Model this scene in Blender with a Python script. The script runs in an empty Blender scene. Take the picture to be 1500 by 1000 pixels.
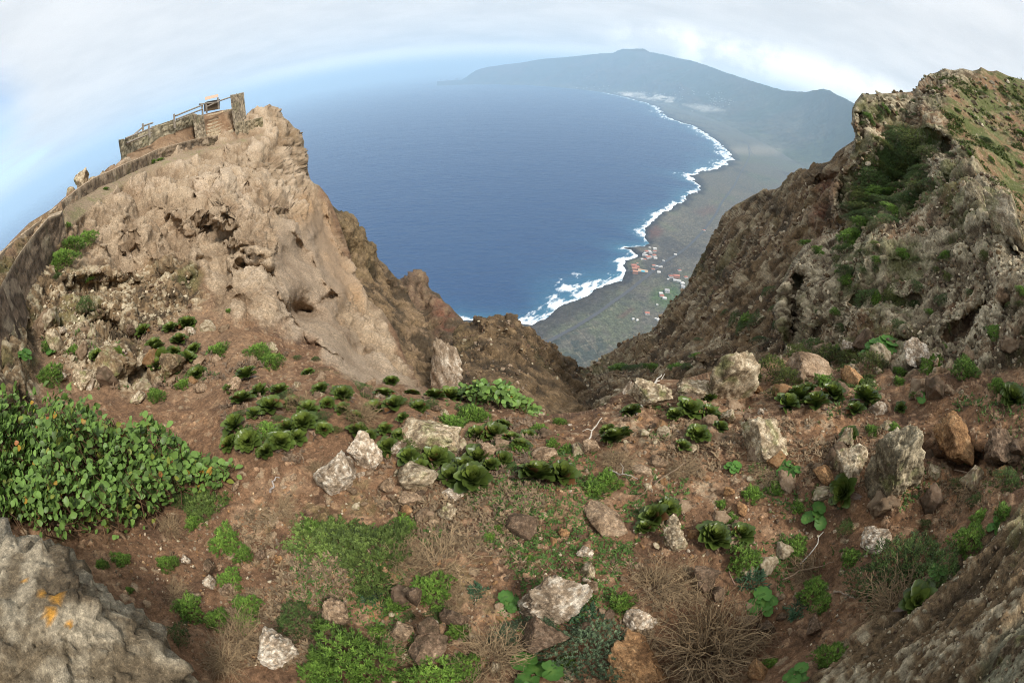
import bpy, math, random
import numpy as np
from mathutils import Vector, Matrix
from mathutils.bvhtree import BVHTree
random.seed(7)
RNG = np.random.default_rng(11)
f32 = np.float32
S = bpy.context.scene
COL = S.collection
QUAL = 1.0          # terrain grid step multiplier

# ------------------------------------------------------------------ camera geometry (8 mm fisheye looking down from the rim)
FOC, PITCH = 662.0, math.radians(35.3)
SEA_Z = -650.0
def ray(px, py):
    x = np.asarray(px, float) - 750.0; y = 500.0 - np.asarray(py, float)
    r = np.hypot(x, y) + 1e-9
    th = 2*np.arcsin(np.minimum(r/(2*FOC), 1)); s = np.sin(th)/r
    a, b, c = s*x, s*y, np.cos(th)
    return np.stack([a, c*math.cos(PITCH)+b*math.sin(PITCH), -c*math.sin(PITCH)+b*math.cos(PITCH)], -1)
def azel(px, py):
    d = ray(px, py)
    return np.degrees(np.arctan2(d[..., 0], d[..., 1])), np.degrees(np.arcsin(d[..., 2]))

# ------------------------------------------------------------------ vectorised value noise
_LAT = RNG.random((32, 32, 32)).astype(f32)
_LATF = _LAT.ravel()
_ROT = np.array([[0.00, 0.80, 0.60], [-0.80, 0.36, -0.48], [-0.60, -0.48, 0.64]])
def vnoise(p):
    i = np.floor(p).astype(np.int32); f = (p - i).astype(f32)
    u = f*f*f*(f*(f*6-15)+10)
    x0 = (i[:, 0] & 31)*1024; x1 = ((i[:, 0]+1) & 31)*1024
    y0 = (i[:, 1] & 31)*32;   y1 = ((i[:, 1]+1) & 31)*32
    z0 = i[:, 2] & 31;        z1 = (i[:, 2]+1) & 31
    ux, uy, uz = u[:, 0], u[:, 1], u[:, 2]
    L = _LATF
    a = L[x0+y0+z0]; a += (L[x1+y0+z0]-a)*ux
    b = L[x0+y1+z0]; b += (L[x1+y1+z0]-b)*ux
    a += (b-a)*uy
    c = L[x0+y0+z1]; c += (L[x1+y0+z1]-c)*ux
    d = L[x0+y1+z1]; d += (L[x1+y1+z1]-d)*ux
    c += (d-c)*uy
    a += (c-a)*uz
    return a*2-1
def fbm(p, wl, octs=4, gain=0.5, seed=0, foot=None, kind='n'):
    """noise of first wavelength wl; octaves shorter than ~2.5 foot fade out"""
    out = np.zeros(len(p), f32); amp = 1.0; tot = 0.0
    q = np.asarray(p, float)/wl + seed*17.3
    w = wl
    for k in range(octs):
        n = vnoise(q)
        if kind == 'r': n = 1-2*np.abs(n)*1.4
        elif kind == 'b': n = 2*np.abs(n)*1.4-1
        if foot is not None:
            n = n*np.clip((w/foot-2.0)/2.0, 0, 1)
        out += (amp*n).astype(f32); tot += amp
        amp *= gain; w /= 2.03; q = (q @ _ROT)*2.03 + 5.1
    return out/tot
def worley(p, wl, seed=0, full=False):
    """distance to nearest and second nearest jittered cell point (unit cells), the nearest cell's random value, a tilted facet per cell"""
    q = (np.asarray(p, float)/wl + seed*9.7).astype(f32)
    i = np.floor(q).astype(np.int32); f = (q-i).astype(f32)
    f1 = np.full(len(q), 9, f32); f2 = np.full(len(q), 9, f32); cid = np.zeros(len(q), f32); tl = np.zeros(len(q), f32)
    L = _LATF
    for dx in (-1, 0, 1):
        for dy in (-1, 0, 1):
            for dz in (-1, 0, 1):
                h = ((i[:, 0]+dx) & 31)*1024+((i[:, 1]+dy) & 31)*32+((i[:, 2]+dz) & 31)
                vx, vy, vz = dx+L[h]-f[:, 0], dy+L[(h+7919) & 32767]-f[:, 1], dz+L[(h+15013) & 32767]-f[:, 2]
                d = vx*vx+vy*vy+vz*vz
                near = d < f1
                f2 = np.where(near, f1, np.minimum(f2, d)); f1 = np.where(near, d, f1)
                if full:
                    r = L[(h+3001) & 32767]; cid = np.where(near, r, cid)
                    tl = np.where(near, vx*(L[(h+911) & 32767]-.5)+vy*(L[(h+1733) & 32767]-.5)+vz*(L[(h+2711) & 32767]-.5), tl)
    if full: return np.sqrt(f1), np.sqrt(f2), cid, tl
    return np.sqrt(f1), np.sqrt(f2), cid
def blocks(p, wl, seed=0, mask=None, crack=.5):
    """broken rock: per-cell offset and tilted facet with recessed joints; returns height (in units of wl) and a per-cell random"""
    h = np.zeros(len(p), f32); c = np.full(len(p), .5, f32)
    m = np.arange(len(p)) if mask is None else np.nonzero(mask > .02)[0]
    if len(m):
        q = p[m]; w = np.c_[vnoise(q/wl*1.3+3), vnoise(q/wl*1.3+11), vnoise(q/wl*1.3+23)]*wl*.25
        f1, f2, cid, tl = worley(q+w, wl, seed, True)
        h[m] = .55*(cid-.5)+1.1*tl-crack*np.clip(1-(f2-f1)*4, 0, 1)*.4; c[m] = cid
    return h, c
def sstep(a, b, x):
    t = np.clip((x-a)/(b-a), 0, 1); return t*t*(3-2*t)
def mix(a, b, t):
    return a+(b-a)*t[:, None]
def lin(*c):
    return np.array([((v/255+0.055)/1.055)**2.4 if v/255 > 0.04045 else v/255/12.92 for v in c])

# ------------------------------------------------------------------ 2-D helpers in picture or plan coordinates
def seg_dist(P, poly, closed=False):
    """distance to polyline, nearest point, signed side (left +)"""
    poly = np.asarray(poly, float)
    A = poly if closed else poly[:-1]; B = np.roll(poly, -1, 0) if closed else poly[1:]
    best = np.full(len(P), 1e18); near = np.zeros((len(P), 2)); side = np.zeros(len(P))
    for a, b in zip(A, B):
        ab = b-a; L2 = (ab**2).sum()+1e-12
        t = np.clip(((P-a)@ab)/L2, 0, 1)
        q = a+t[:, None]*ab; d = ((P-q)**2).sum(1)
        m = d < best
        best[m] = d[m]; near[m] = q[m]
        side[m] = (ab[0]*(P[m, 1]-a[1])-ab[1]*(P[m, 0]-a[0]))
    return np.sqrt(best), near, np.sign(side)
def inside(P, poly):
    poly = np.asarray(poly, float); r = np.zeros(len(P), bool)
    x, y = P[:, 0], P[:, 1]
    for (x0, y0), (x1, y1) in zip(poly, np.roll(poly, -1, 0)):
        if y0 == y1: continue
        c = ((y0 > y) != (y1 > y)) & (x < (x1-x0)*(y-y0)/(y1-y0)+x0)
        r ^= c
    return r
def zone(P, poly, soft=12):
    """1 inside a polygon, falling to 0 outside over soft units"""
    d, _, _ = seg_dist(P, poly, True)
    s = np.where(inside(P, poly), d, -d)
    return sstep(-soft, soft, s)
def rbf(ctrl, vals, P, c=18.0):
    ctrl = np.asarray(ctrl, float); n = len(ctrl)
    K = np.sqrt(((ctrl[:, None]-ctrl[None])**2).sum(-1)+c*c)
    A = np.zeros((n+3, n+3)); A[:n, :n] = K+np.eye(n)*-0.5
    Q = np.c_[np.ones(n), ctrl/1000]; A[:n, n:] = Q; A[n:, :n] = Q.T
    w = np.linalg.solve(A, np.r_[vals, 0, 0, 0])
    out = np.c_[np.ones(len(P)), P/1000]@w[n:]
    for k in range(n):
        out += w[k]*np.sqrt((P[:, 0]-ctrl[k, 0])**2+(P[:, 1]-ctrl[k, 1])**2+c*c)
    return out

# ------------------------------------------------------------------ scene object helpers
def tag(o, label=None, cat=None, group=None, kind=None):
    if label: o['label'] = label
    if cat: o['category'] = cat
    if group: o['group'] = group
    if kind: o['kind'] = kind
    return o
def mesh_np(name, V, Fq, mats, col=None, smooth=True, link=True, parent=None, midx=None):
    """V (n,3); Fq int array (m,3|4) or list of such arrays"""
    if not isinstance(Fq, (list, tuple)): Fq = [Fq]
    Fq = [np.asarray(f, np.int32) for f in Fq if len(f)]
    me = bpy.data.meshes.new(name)
    nv = len(V); nl = sum(f.size for f in Fq); nf = sum(len(f) for f in Fq)
    me.vertices.add(nv); me.vertices.foreach_set('co', np.asarray(V, f32).ravel())
    me.loops.add(nl); me.loops.foreach_set('vertex_index', np.concatenate([f.ravel() for f in Fq]))
    tot = np.concatenate([np.full(len(f), f.shape[1], np.int32) for f in Fq])
    me.polygons.add(nf); me.polygons.foreach_set('loop_start', np.r_[0, np.cumsum(tot)[:-1]].astype(np.int32))
    me.polygons.foreach_set('loop_total', tot)
    if midx is not None: me.polygons.foreach_set('material_index', np.asarray(midx, np.int32))
    me.polygons.foreach_set('use_smooth', np.full(nf, bool(smooth)))
    me.update(calc_edges=True)
    if col is not None:
        a = me.color_attributes.new('Col', 'FLOAT_COLOR', 'POINT')
        c = np.ones((nv, 4), f32); c[:, :3] = col[:, :3]
        if col.shape[1] == 4: c[:, 3] = col[:, 3]
        a.data.foreach_set('color', c.ravel())
    for m in (mats if isinstance(mats, (list, tuple)) else [mats]):
        if m: me.materials.append(m)
    if not link: return me
    o = bpy.data.objects.new(name, me); COL.objects.link(o)
    if parent: o.parent = parent
    return o
def obj(name, me, parent=None, loc=None, rot=None, scale=None):
    o = bpy.data.objects.new(name, me); COL.objects.link(o)
    if parent: o.parent = parent
    if loc is not None: o.location = loc
    if rot is not None: o.rotation_euler = rot
    if scale is not None: o.scale = scale if hasattr(scale, '__len__') else (scale,)*3
    return o

# ------------------------------------------------------------------ materials
def mat_new(name):
    m = bpy.data.materials.new(name); m.use_nodes = True
    nt = m.node_tree; b = nt.nodes['Principled BSDF']
    b.inputs['Specular IOR Level'].default_value = 0.25
    return m, nt, b
def N(nt, t, **kw):
    n = nt.nodes.new(t)
    for k, v in kw.items():
        if k in n.inputs.keys(): n.inputs[k].default_value = v
        else: setattr(n, k, v)
    return n
def noise_node(nt, vec, scale, detail=4, rough=0.6):
    n = N(nt, 'ShaderNodeTexNoise'); n.inputs['Scale'].default_value = scale
    n.inputs['Detail'].default_value = detail; n.inputs['Roughness'].default_value = rough
    nt.links.new(vec, n.inputs['Vector']); return n
def rock_mat(name, scale=30.0, bump=0.5, dist=0.01, var=0.5, rough=0.95, grain=6.0, speck=1.6):
    """vertex-coloured rock: colour varied by fine 3-D noise, two bumps"""
    m, nt, b = mat_new(name); L = nt.links
    tc = N(nt, 'ShaderNodeTexCoord')
    at = N(nt, 'ShaderNodeVertexColor', layer_name='Col')
    n1 = noise_node(nt, tc.outputs['Object'], scale, 6, 0.7)
    n2 = noise_node(nt, tc.outputs['Object'], scale*grain, 3, 0.6)
    mr = N(nt, 'ShaderNodeMapRange'); mr.inputs['From Min'].default_value = 0.3; mr.inputs['From Max'].default_value = 0.7
    mr.inputs['To Min'].default_value = 1-var; mr.inputs['To Max'].default_value = 1+var
    L.new(n1.outputs['Fac'], mr.inputs['Value'])
    vm = N(nt, 'ShaderNodeVectorMath', operation='SCALE')
    L.new(at.outputs['Color'], vm.inputs[0]); L.new(mr.outputs['Result'], vm.inputs['Scale'])
    mr2 = N(nt, 'ShaderNodeMapRange'); mr2.inputs['From Min'].default_value = 0.3; mr2.inputs['From Max'].default_value = 0.7
    mr2.inputs['To Min'].default_value = 1-var*0.6; mr2.inputs['To Max'].default_value = 1+var*0.6
    L.new(n2.outputs['Fac'], mr2.inputs['Value'])
    vm2 = N(nt, 'ShaderNodeVectorMath', operation='SCALE')
    L.new(vm.outputs[0], vm2.inputs[0]); L.new(mr2.outputs['Result'], vm2.inputs['Scale'])
    n3 = noise_node(nt, tc.outputs['Object'], scale*1.9, 8, 0.78); n3.inputs['Distortion'].default_value = .4
    sp_ = N(nt, 'ShaderNodeMapRange'); sp_.inputs['From Min'].default_value = .53; sp_.inputs['From Max'].default_value = .63; sp_.inputs['To Min'].default_value = 1.0; sp_.inputs['To Max'].default_value = 1+var*speck
    dk_ = N(nt, 'ShaderNodeMapRange'); dk_.inputs['From Min'].default_value = .47; dk_.inputs['From Max'].default_value = .37; dk_.inputs['To Min'].default_value = 1.0; dk_.inputs['To Max'].default_value = 1-.45*min(1, speck)
    L.new(n3.outputs['Fac'], sp_.inputs['Value']); L.new(n3.outputs['Fac'], dk_.inputs['Value'])
    mm_ = N(nt, 'ShaderNodeMath', operation='MULTIPLY'); L.new(sp_.outputs['Result'], mm_.inputs[0]); L.new(dk_.outputs['Result'], mm_.inputs[1])
    vm3 = N(nt, 'ShaderNodeVectorMath', operation='SCALE'); L.new(vm2.outputs[0], vm3.inputs[0]); L.new(mm_.outputs[0], vm3.inputs['Scale'])
    L.new(vm3.outputs[0], b.inputs['Base Color'])
    ad = N(nt, 'ShaderNodeMath', operation='MULTIPLY_ADD'); ad.inputs[1].default_value = 0.35
    ad3 = N(nt, 'ShaderNodeMath', operation='ADD'); L.new(n1.outputs['Fac'], ad3.inputs[0]); L.new(n3.outputs['Fac'], ad3.inputs[1])
    L.new(n2.outputs['Fac'], ad.inputs[0]); L.new(ad3.outputs[0], ad.inputs[2])
    bp = N(nt, 'ShaderNodeBump'); bp.inputs['Strength'].default_value = bump; bp.inputs['Distance'].default_value = dist
    L.new(ad.outputs[0], bp.inputs['Height']); L.new(bp.outputs['Normal'], b.inputs['Normal'])
    b.inputs['Roughness'].default_value = rough; b.inputs['Specular IOR Level'].default_value = 0.15
    return m
def plain_mat(name, col, rough=0.8, var=0.25, scale=20.0, trans=0.0, spec=0.25):
    """one colour, varied per object and by noise"""
    m, nt, b = mat_new(name); L = nt.links
    tc = N(nt, 'ShaderNodeTexCoord'); n1 = noise_node(nt, tc.outputs['Object'], scale, 4, 0.6)
    oi = N(nt, 'ShaderNodeObjectInfo')
    ma = N(nt, 'ShaderNodeMath', operation='MULTIPLY_ADD'); ma.inputs[1].default_value = 0.35; 
    L.new(oi.outputs['Random'], ma.inputs[0]); L.new(n1.outputs['Fac'], ma.inputs[2])
    mr = N(nt, 'ShaderNodeMapRange'); mr.inputs['From Min'].default_value = 0.35; mr.inputs['From Max'].default_value = 1.0
    mr.inputs['To Min'].default_value = 1-var; mr.inputs['To Max'].default_value = 1+var
    L.new(ma.outputs[0], mr.inputs['Value'])
    vm = N(nt, 'ShaderNodeVectorMath', operation='SCALE'); vm.inputs[0].default_value = tuple(col)
    L.new(mr.outputs['Result'], vm.inputs['Scale']); L.new(vm.outputs[0], b.inputs['Base Color'])
    b.inputs['Roughness'].default_value = rough; b.inputs['Specular IOR Level'].default_value = spec
    return m
def leaf_mat(name, rough=0.5, spec=0.3, trans=0.25):
    """vertex-coloured thin leaf letting a little light through"""
    m, nt, b = mat_new(name); L = nt.links
    at = N(nt, 'ShaderNodeVertexColor', layer_name='Col'); oi = N(nt, 'ShaderNodeObjectInfo')
    tc = N(nt, 'ShaderNodeTexCoord'); n1 = noise_node(nt, tc.outputs['Object'], 60, 2, 0.5)
    ad = N(nt, 'ShaderNodeMath', operation='ADD'); L.new(oi.outputs['Random'], ad.inputs[0]); L.new(n1.outputs['Fac'], ad.inputs[1])
    mr = N(nt, 'ShaderNodeMapRange'); mr.inputs['From Max'].default_value = 2.0
    mr.inputs['To Min'].default_value = 0.65; mr.inputs['To Max'].default_value = 1.4
    L.new(ad.outputs[0], mr.inputs['Value'])
    vm = N(nt, 'ShaderNodeVectorMath', operation='SCALE')
    L.new(at.outputs['Color'], vm.inputs[0]); L.new(mr.outputs['Result'], vm.inputs['Scale'])
    L.new(vm.outputs[0], b.inputs['Base Color'])
    b.inputs['Roughness'].default_value = rough; b.inputs['Specular IOR Level'].default_value = spec
    tr = N(nt, 'ShaderNodeBsdfTranslucent'); L.new(vm.outputs[0], tr.inputs['Color'])
    mx = N(nt, 'ShaderNodeMixShader'); mx.inputs[0].default_value = trans
    out = nt.nodes['Material Output']
    L.new(b.outputs[0], mx.inputs[1]); L.new(tr.outputs[0], mx.inputs[2]); L.new(mx.outputs[0], out.inputs['Surface'])
    return m

# ------------------------------------------------------------------ rock and soil characters
def aniso(P, axis, k):
    """compress coordinates along axis so that noise streaks along it"""
    a = np.asarray(axis, float); a = a/np.linalg.norm(a)
    t = P@a
    return P - np.outer(t, a)*(1-1.0/k)
C = dict(
    soil=np.array([.195, .110, .060]), soil2=np.array([.290, .180, .105]), soild=np.array([.105, .062, .038]),
    orange=np.array([.260, .130, .058]), red=np.array([.17, .055, .035]),
    tuff=np.array([.365, .272, .178]), tuff2=np.array([.265, .182, .112]), tuffp=np.array([.510, .400, .285]),
    rock=np.array([.190, .128, .070]), rockd=np.array([.078, .056, .034]), pale=np.array([.540, .450, .300]),
    grey=np.array([.275, .222, .140]), moss=np.array([.095, .110, .030]), green=np.array([.060, .095, .020]),
    lich=np.array([.46, .44, .30]), ochre=np.array([.45, .22, .04]))

def make_patch(name, poly, ctrl, bbox, step, char, creases=(), skirt=9, mat=None, soften=7.0, edge=0.05, margin=0):
    step *= QUAL
    xs = np.arange(bbox[0], bbox[2]+step, step); ys = np.arange(bbox[1], bbox[3]+step, step)
    if margin: xs = np.r_[np.arange(xs[0]-margin, xs[0]-2, 5), xs, np.arange(xs[-1]+5, xs[-1]+margin, 5)]; ys = np.r_[ys, np.arange(ys[-1]+5, ys[-1]+margin, 5)]
    X, Y = np.meshgrid(xs, ys); nr, nc = X.shape
    Q = np.c_[X.ravel(), Y.ravel()]
    d, near, _ = seg_dist(Q, poly, True); ins = inside(Q, poly)
    sd = np.where(ins, -d, d)
    keep = sd < skirt
    Qm = np.where((sd > 0)[:, None], near+(Q-near)*.07, Q)
    idx = np.nonzero(keep)[0]
    Qk = Qm[idx]; sdk = sd[idx]
    cp = [(c[0], c[1]) for c in ctrl]; cv = []
    for c in ctrl:
        z = ray(c[0], c[1])[2]
        cv.append(math.log(c[2] if c[2] > 0 else c[2]/z))
    ld = rbf(cp, np.array(cv), Qk)
    q3 = np.c_[Qk, np.zeros(len(Qk))]; wob = 1+.55*fbm(q3, 26, 4, .6, seed=91); Qc = Qk+np.c_[fbm(q3, 30, 4, .6, seed=92), fbm(q3, 30, 4, .6, seed=93)]*9
    for cr in creases:
        pts, w, amt = cr[0], cr[1], cr[2]*(.9 if (len(cr) < 4 and cr[0][0][0] < 500 and cr[0][0][1] < 400) else .62); kd = cr[3] if len(cr) > 3 else 'g'
        lo = np.min(pts, 0)-4*w; hi = np.max(pts, 0)+4*w
        m = np.nonzero(((Qk > lo) & (Qk < hi)).all(1))[0]
        if not len(m): continue
        dd, _, sg = seg_dist(Qc[m], pts)
        if kd == 'g': v = amt*np.exp(-(dd/(w*wob[m]))**2)
        elif kd == 'step':                       # sharp edge: left side of the line nearer, right side falls back
            v = np.where(sg > 0, amt*np.exp(-(dd/(w*1.4))**2), -amt*0.6*np.exp(-(dd/w)**2))*np.clip(dd/1.5, 0, 1)
        elif kd == 'v': v = amt*np.clip(1-dd/w, 0, 1)
        ld[m] += v
    # round off towards a free edge, run back behind it
    rim = np.clip(1+sdk/soften, 0, 1)
    ld = ld + edge*0.5*rim**2 + np.maximum(sdk, 0)*edge
    D = np.exp(ld)
    R = ray(Qk[:, 0], Qk[:, 1]); P = R*D[:, None]
    # base normals by finite differences over the grid
    G = np.full((nr*nc, 3), np.nan); G[idx] = P; G = G.reshape(nr, nc, 3)
    gx = np.zeros_like(G); gy = np.zeros_like(G)
    s_ = 3
    gx[:, s_:-s_] = G[:, 2*s_:]-G[:, :-2*s_]; gy[s_:-s_] = G[2*s_:]-G[:-2*s_]
    fx = np.zeros_like(G); fy = np.zeros_like(G); fx[:, 1:-1] = G[:, 2:]-G[:, :-2]; fy[1:-1] = G[2:]-G[:-2]
    b_ = ~np.isfinite(gx); gx[b_] = fx[b_]; b_ = ~np.isfinite(gy); gy[b_] = fy[b_]
    nn = np.cross(gy, gx).reshape(-1, 3)[idx]
    ln = np.linalg.norm(nn, axis=1); bad = ~np.isfinite(ln) | (ln < 1e-12)
    nn[bad] = -R[bad]; ln = np.linalg.norm(nn, axis=1)
    nn /= ln[:, None]
    nn = nn*0.8-R*0.2; nn /= np.linalg.norm(nn, axis=1)[:, None]
    nn[(nn*R).sum(1) > 0] *= -1
    foot = D*step/FOC*1.1
    disp, col = char(P, Qk, D, foot, nn)
    lim = np.where(sdk > -6, .010, .06)*D
    disp = np.clip(disp, -lim, lim)*np.where(sdk > 0, np.exp(-sdk/1.5)*.6, 1)
    P = P+nn*disp[:, None]
    # faces
    inv = np.full(nr*nc, -1, np.int32); inv[idx] = np.arange(len(idx)); I = inv.reshape(nr, nc)
    a, b, c, e = I[:-1, :-1], I[1:, :-1], I[1:, 1:], I[:-1, 1:]
    ok = (a >= 0) & (b >= 0) & (c >= 0) & (e >= 0)
    Fq = np.stack([a[ok], b[ok], c[ok], e[ok]], 1)
    o = mesh_np(name, P, Fq, mat, col)
    o['kind'] = 'structure'
    return o, P, Fq

# ---- the near ground, the tuff headland and the lichen-covered crag: one continuous hillside
N_POLY = [(-230, 440), (-70, 405), (0, 372), (17, 353), (43, 327), (77, 306), (90, 294), (104, 282), (125, 270), (143, 258), (165, 246), (176, 238), (178, 232),
          (184, 217), (205, 206), (224, 197), (256, 187), (288, 172), (303, 167), (320, 163), (341, 160), (345, 176), (358, 172), (370, 160), (384, 159), (395, 153), (401, 161), (407, 158), (413, 171),
          (423, 178), (430, 187), (438, 192), (445, 207), (444, 216), (450, 227), (449, 245), (454, 263), (457, 268), (467, 272), (480, 288), (488, 305),
          (494, 318), (505, 350), (515, 380), (521, 405), (537, 440), (560, 455), (567, 467), (580, 487), (586, 505), (590, 517), (603, 547), (618, 566),
          (640, 578), (668, 580), (690, 592), (715, 600), (740, 596), (760, 604), (790, 609), (820, 606), (850, 604), (872, 599), (893, 590), (905, 577), (925, 566), (960, 556), (1000, 556),
          (1040, 545), (1080, 538), (1100, 540), (1130, 524), (1152, 517), (1149, 500), (1140, 478), (1137, 455), (1141, 430), (1148, 408), (1160, 385), (1178, 360),
          (1205, 345), (1228, 338), (1231, 326), (1220, 318), (1216, 290), (1217, 272), (1226, 258), (1240, 240), (1250, 216), (1254, 196), (1248, 182), (1249, 165), (1253, 150),
          (1263, 137), (1273, 139), (1300, 137), (1337, 135), (1344, 128), (1350, 120), (1360, 110), (1372, 107), (1383, 101), (1396, 104), (1410, 101), (1430, 106), (1437, 99),
          (1450, 106), (1460, 104), (1477, 112), (1500, 118), (1580, 150), (1730, 200), (1730, 1210), (-230, 1210)]
N_CTRL = [
    (750, 1050, -1.60), (600, 1000, -1.60), (900, 1000, -1.58), (450, 1000, -1.50), (300, 1000, -1.42), (1050, 1000, -1.55), (1150, 960, -1.50),
    (750, 900, -1.62), (550, 880, -1.63), (400, 880, -1.58), (950, 880, -1.60), (1100, 880, -1.58), (1200, 850, -1.55),
    (750, 780, -1.66), (600, 770, -1.66), (450, 760, -1.64), (300, 800, -1.58), (900, 770, -1.66), (1050, 770, -1.62), (1180, 760, -1.52),
    (750, 690, -1.70), (600, 690, -1.70), (450, 680, -1.66), (350, 720, -1.62), (900, 690, -1.70), (1050, 690, -1.64), (1180, 690, -1.48),
    (650, 640, -1.82), (760, 645, -1.82), (860, 640, -1.80), (700, 600, -2.02), (800, 612, -2.0), (870, 602, -1.96), (640, 590, -1.95),
    (560, 620, -1.80), (500, 600, -1.75), (430, 600, -1.68), (350, 600, -1.60), (560, 580, 3.35), (600, 575, 3.3),
    (0, 1000, 1.75), (0, 900, 2.0), (100, 850, 2.1), (150, 930, 1.85), (200, 1000, 1.7), (-60, 800, 2.2), (60, 780, 2.4), (160, 800, 2.25),
    (-40, 700, 2.6), (0, 620, 3.0), (10, 520, 3.7), (0, 450, 4.4), (-60, 450, 4.0), (40, 400, 5.6), (60, 340, 6.6), (95, 300, 7.4), (-50, 400, 4.8),
    (60, 480, 4.9), (90, 420, 5.6), (120, 680, 3.0), (230, 680, 2.9), (100, 590, 3.5), (200, 580, 3.6), (300, 560, 3.7), (180, 500, 4.6), (300, 500, 4.4),
    (400, 540, 3.7), (400, 500, 4.3), (470, 530, 3.9), (520, 550, 3.7), (330, 440, 5.2), (250, 440, 5.6), (180, 420, 6.0), (130, 350, 7.0), (100, 380, 6.3),
    (330, 415, 5.5), (400, 425, 5.3), (420, 440, 5.4), (447, 500, 4.8), (490, 525, 4.3), (520, 545, 4.0),
    (200, 370, 6.9), (230, 330, 7.6), (180, 300, 8.4), (130, 280, 9.0), (160, 255, 10.4), (230, 235, 12.2), (300, 212, 13.8), (350, 200, 14.8),
    (260, 280, 9.6), (300, 250, 11.2), (300, 330, 7.9), (350, 340, 7.4), (345, 365, 6.7), (385, 355, 6.8), (400, 385, 6.6), (340, 390, 6.3),
    (330, 290, 9.0), (380, 240, 11.8), (380, 290, 9.6), (420, 200, 15.5), (440, 230, 16.0), (452, 265, 15.0), (400, 170, 17.0), (365, 170, 16.2),
    (430, 330, 9.4), (460, 300, 12.0), (485, 330, 12.2), (500, 370, 11.4), (430, 380, 8.4), (470, 400, 8.4), (430, 450, 6.6), (460, 480, 6.1), (490, 430, 8.0),
    (530, 440, 9.6), (520, 480, 7.6), (570, 490, 8.6), (550, 520, 6.6), (500, 510, 5.9), (580, 540, 6.2), (600, 555, 5.6), (560, 555, 5.0), (520, 530, 6.0),
    (930, 610, -1.84), (980, 575, -1.95), (1040, 560, -1.85), (1000, 620, -1.74), (1090, 560, -1.95), (1110, 600, -1.70), (1150, 560, -1.75), (1130, 530, 3.9), (1160, 522, 4.4),
    (1200, 580, -1.60), (1200, 540, 3.7), (1260, 560, 3.2), (1200, 515, 4.7), (1300, 540, 3.4), (1380, 540, 3.1), (1450, 550, 3.0), (1540, 560, 2.9),
    (1260, 620, -1.42), (1320, 620, 2.75), (1400, 620, 2.6), (1470, 640, 2.45), (1560, 640, 2.3), (1250, 700, -1.38), (1330, 710, 2.25), (1430, 700, 2.3), (1500, 720, 2.15),
    (1300, 790, 2.0), (1360, 780, 2.05), (1400, 760, 2.1), (1250, 850, 1.85), (1300, 850, 1.78), (1220, 920, 1.72), (1350, 830, 1.85), (1160, 980, 1.62),
    (1430, 790, 1.75), (1500, 740, 1.85), (1380, 860, 1.55), (1290, 930, 1.48), (1200, 1010, 1.42), (1450, 880, 1.35), (1400, 960, 1.22), (1500, 950, 1.1), (1300, 1010, 1.28), (1450, 1040, 1.05), (1570, 850, 1.3), (1570, 700, 2.0),
    (1160, 480, 5.6), (1150, 430, 6.4), (1175, 400, 6.6), (1200, 470, 5.1), (1220, 420, 5.6), (1200, 370, 6.8), (1250, 460, 4.6), (1250, 400, 5.4), (1280, 340, 6.0), (1240, 340, 7.0),
    (1300, 500, 3.9), (1340, 450, 4.4), (1350, 380, 5.0), (1420, 500, 3.5), (1440, 430, 3.9), (1500, 480, 3.2), (1500, 400, 3.7), (1420, 340, 4.9), (1470, 300, 5.2), (1560, 400, 3.3),
    (1225, 300, 8.2), (1245, 250, 8.6), (1262, 220, 8.4), (1255, 180, 9.0), (1265, 145, 9.6), (1300, 145, 10.2), (1330, 150, 10.6),
    (1300, 200, 9.2), (1290, 260, 8.4), (1330, 240, 8.8), (1290, 310, 7.4), (1340, 300, 7.0), (1380, 240, 7.6), (1360, 190, 8.6), (1380, 150, 10.0),
    (1370, 112, 12.5), (1400, 105, 13.5), (1440, 106, 15.0), (1500, 122, 16.5), (1570, 150, 17.0), (1420, 140, 12.2), (1450, 190, 10.8), (1500, 200, 11.5), (1560, 230, 10.5),
    (1420, 225, 7.6), (1450, 260, 6.8), (1480, 270, 8.0), (1500, 320, 5.6), (1560, 300, 7.5), (1400, 200, 8.6), (1500, 560, 2.9)]
_k = lambda c: c if (c[2] < 0 or c[0] > 500) else (c[0], c[1], c[2]*(1+.45*float(sstep(8.5, 15, c[2]))))
N_CTRL = [_k(c) for c in N_CTRL]+[(184, 222, 16.0), (230, 200, 18.0), (288, 175, 20.6), (288, 200, 19.4), (303, 172, 21.6), (340, 163, 22.2), (322, 203, 20.0), (322, 170, 21.9), (350, 190, 21.5),
    (-200, 1000, 1.6), (-200, 700, 2.3), (-200, 1180, 1.3), (100, 1190, 1.5), (400, 1190, -1.5), (750, 1190, -1.6), (1150, 1190, 1.45), (1450, 1190, 1.1), (1700, 1180, 1.0), (1700, 900, 1.3), (1700, 650, 2.2), (-200, 480, 3.2), (1700, 400, 3.6), (1700, 200, 13.0)]
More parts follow.
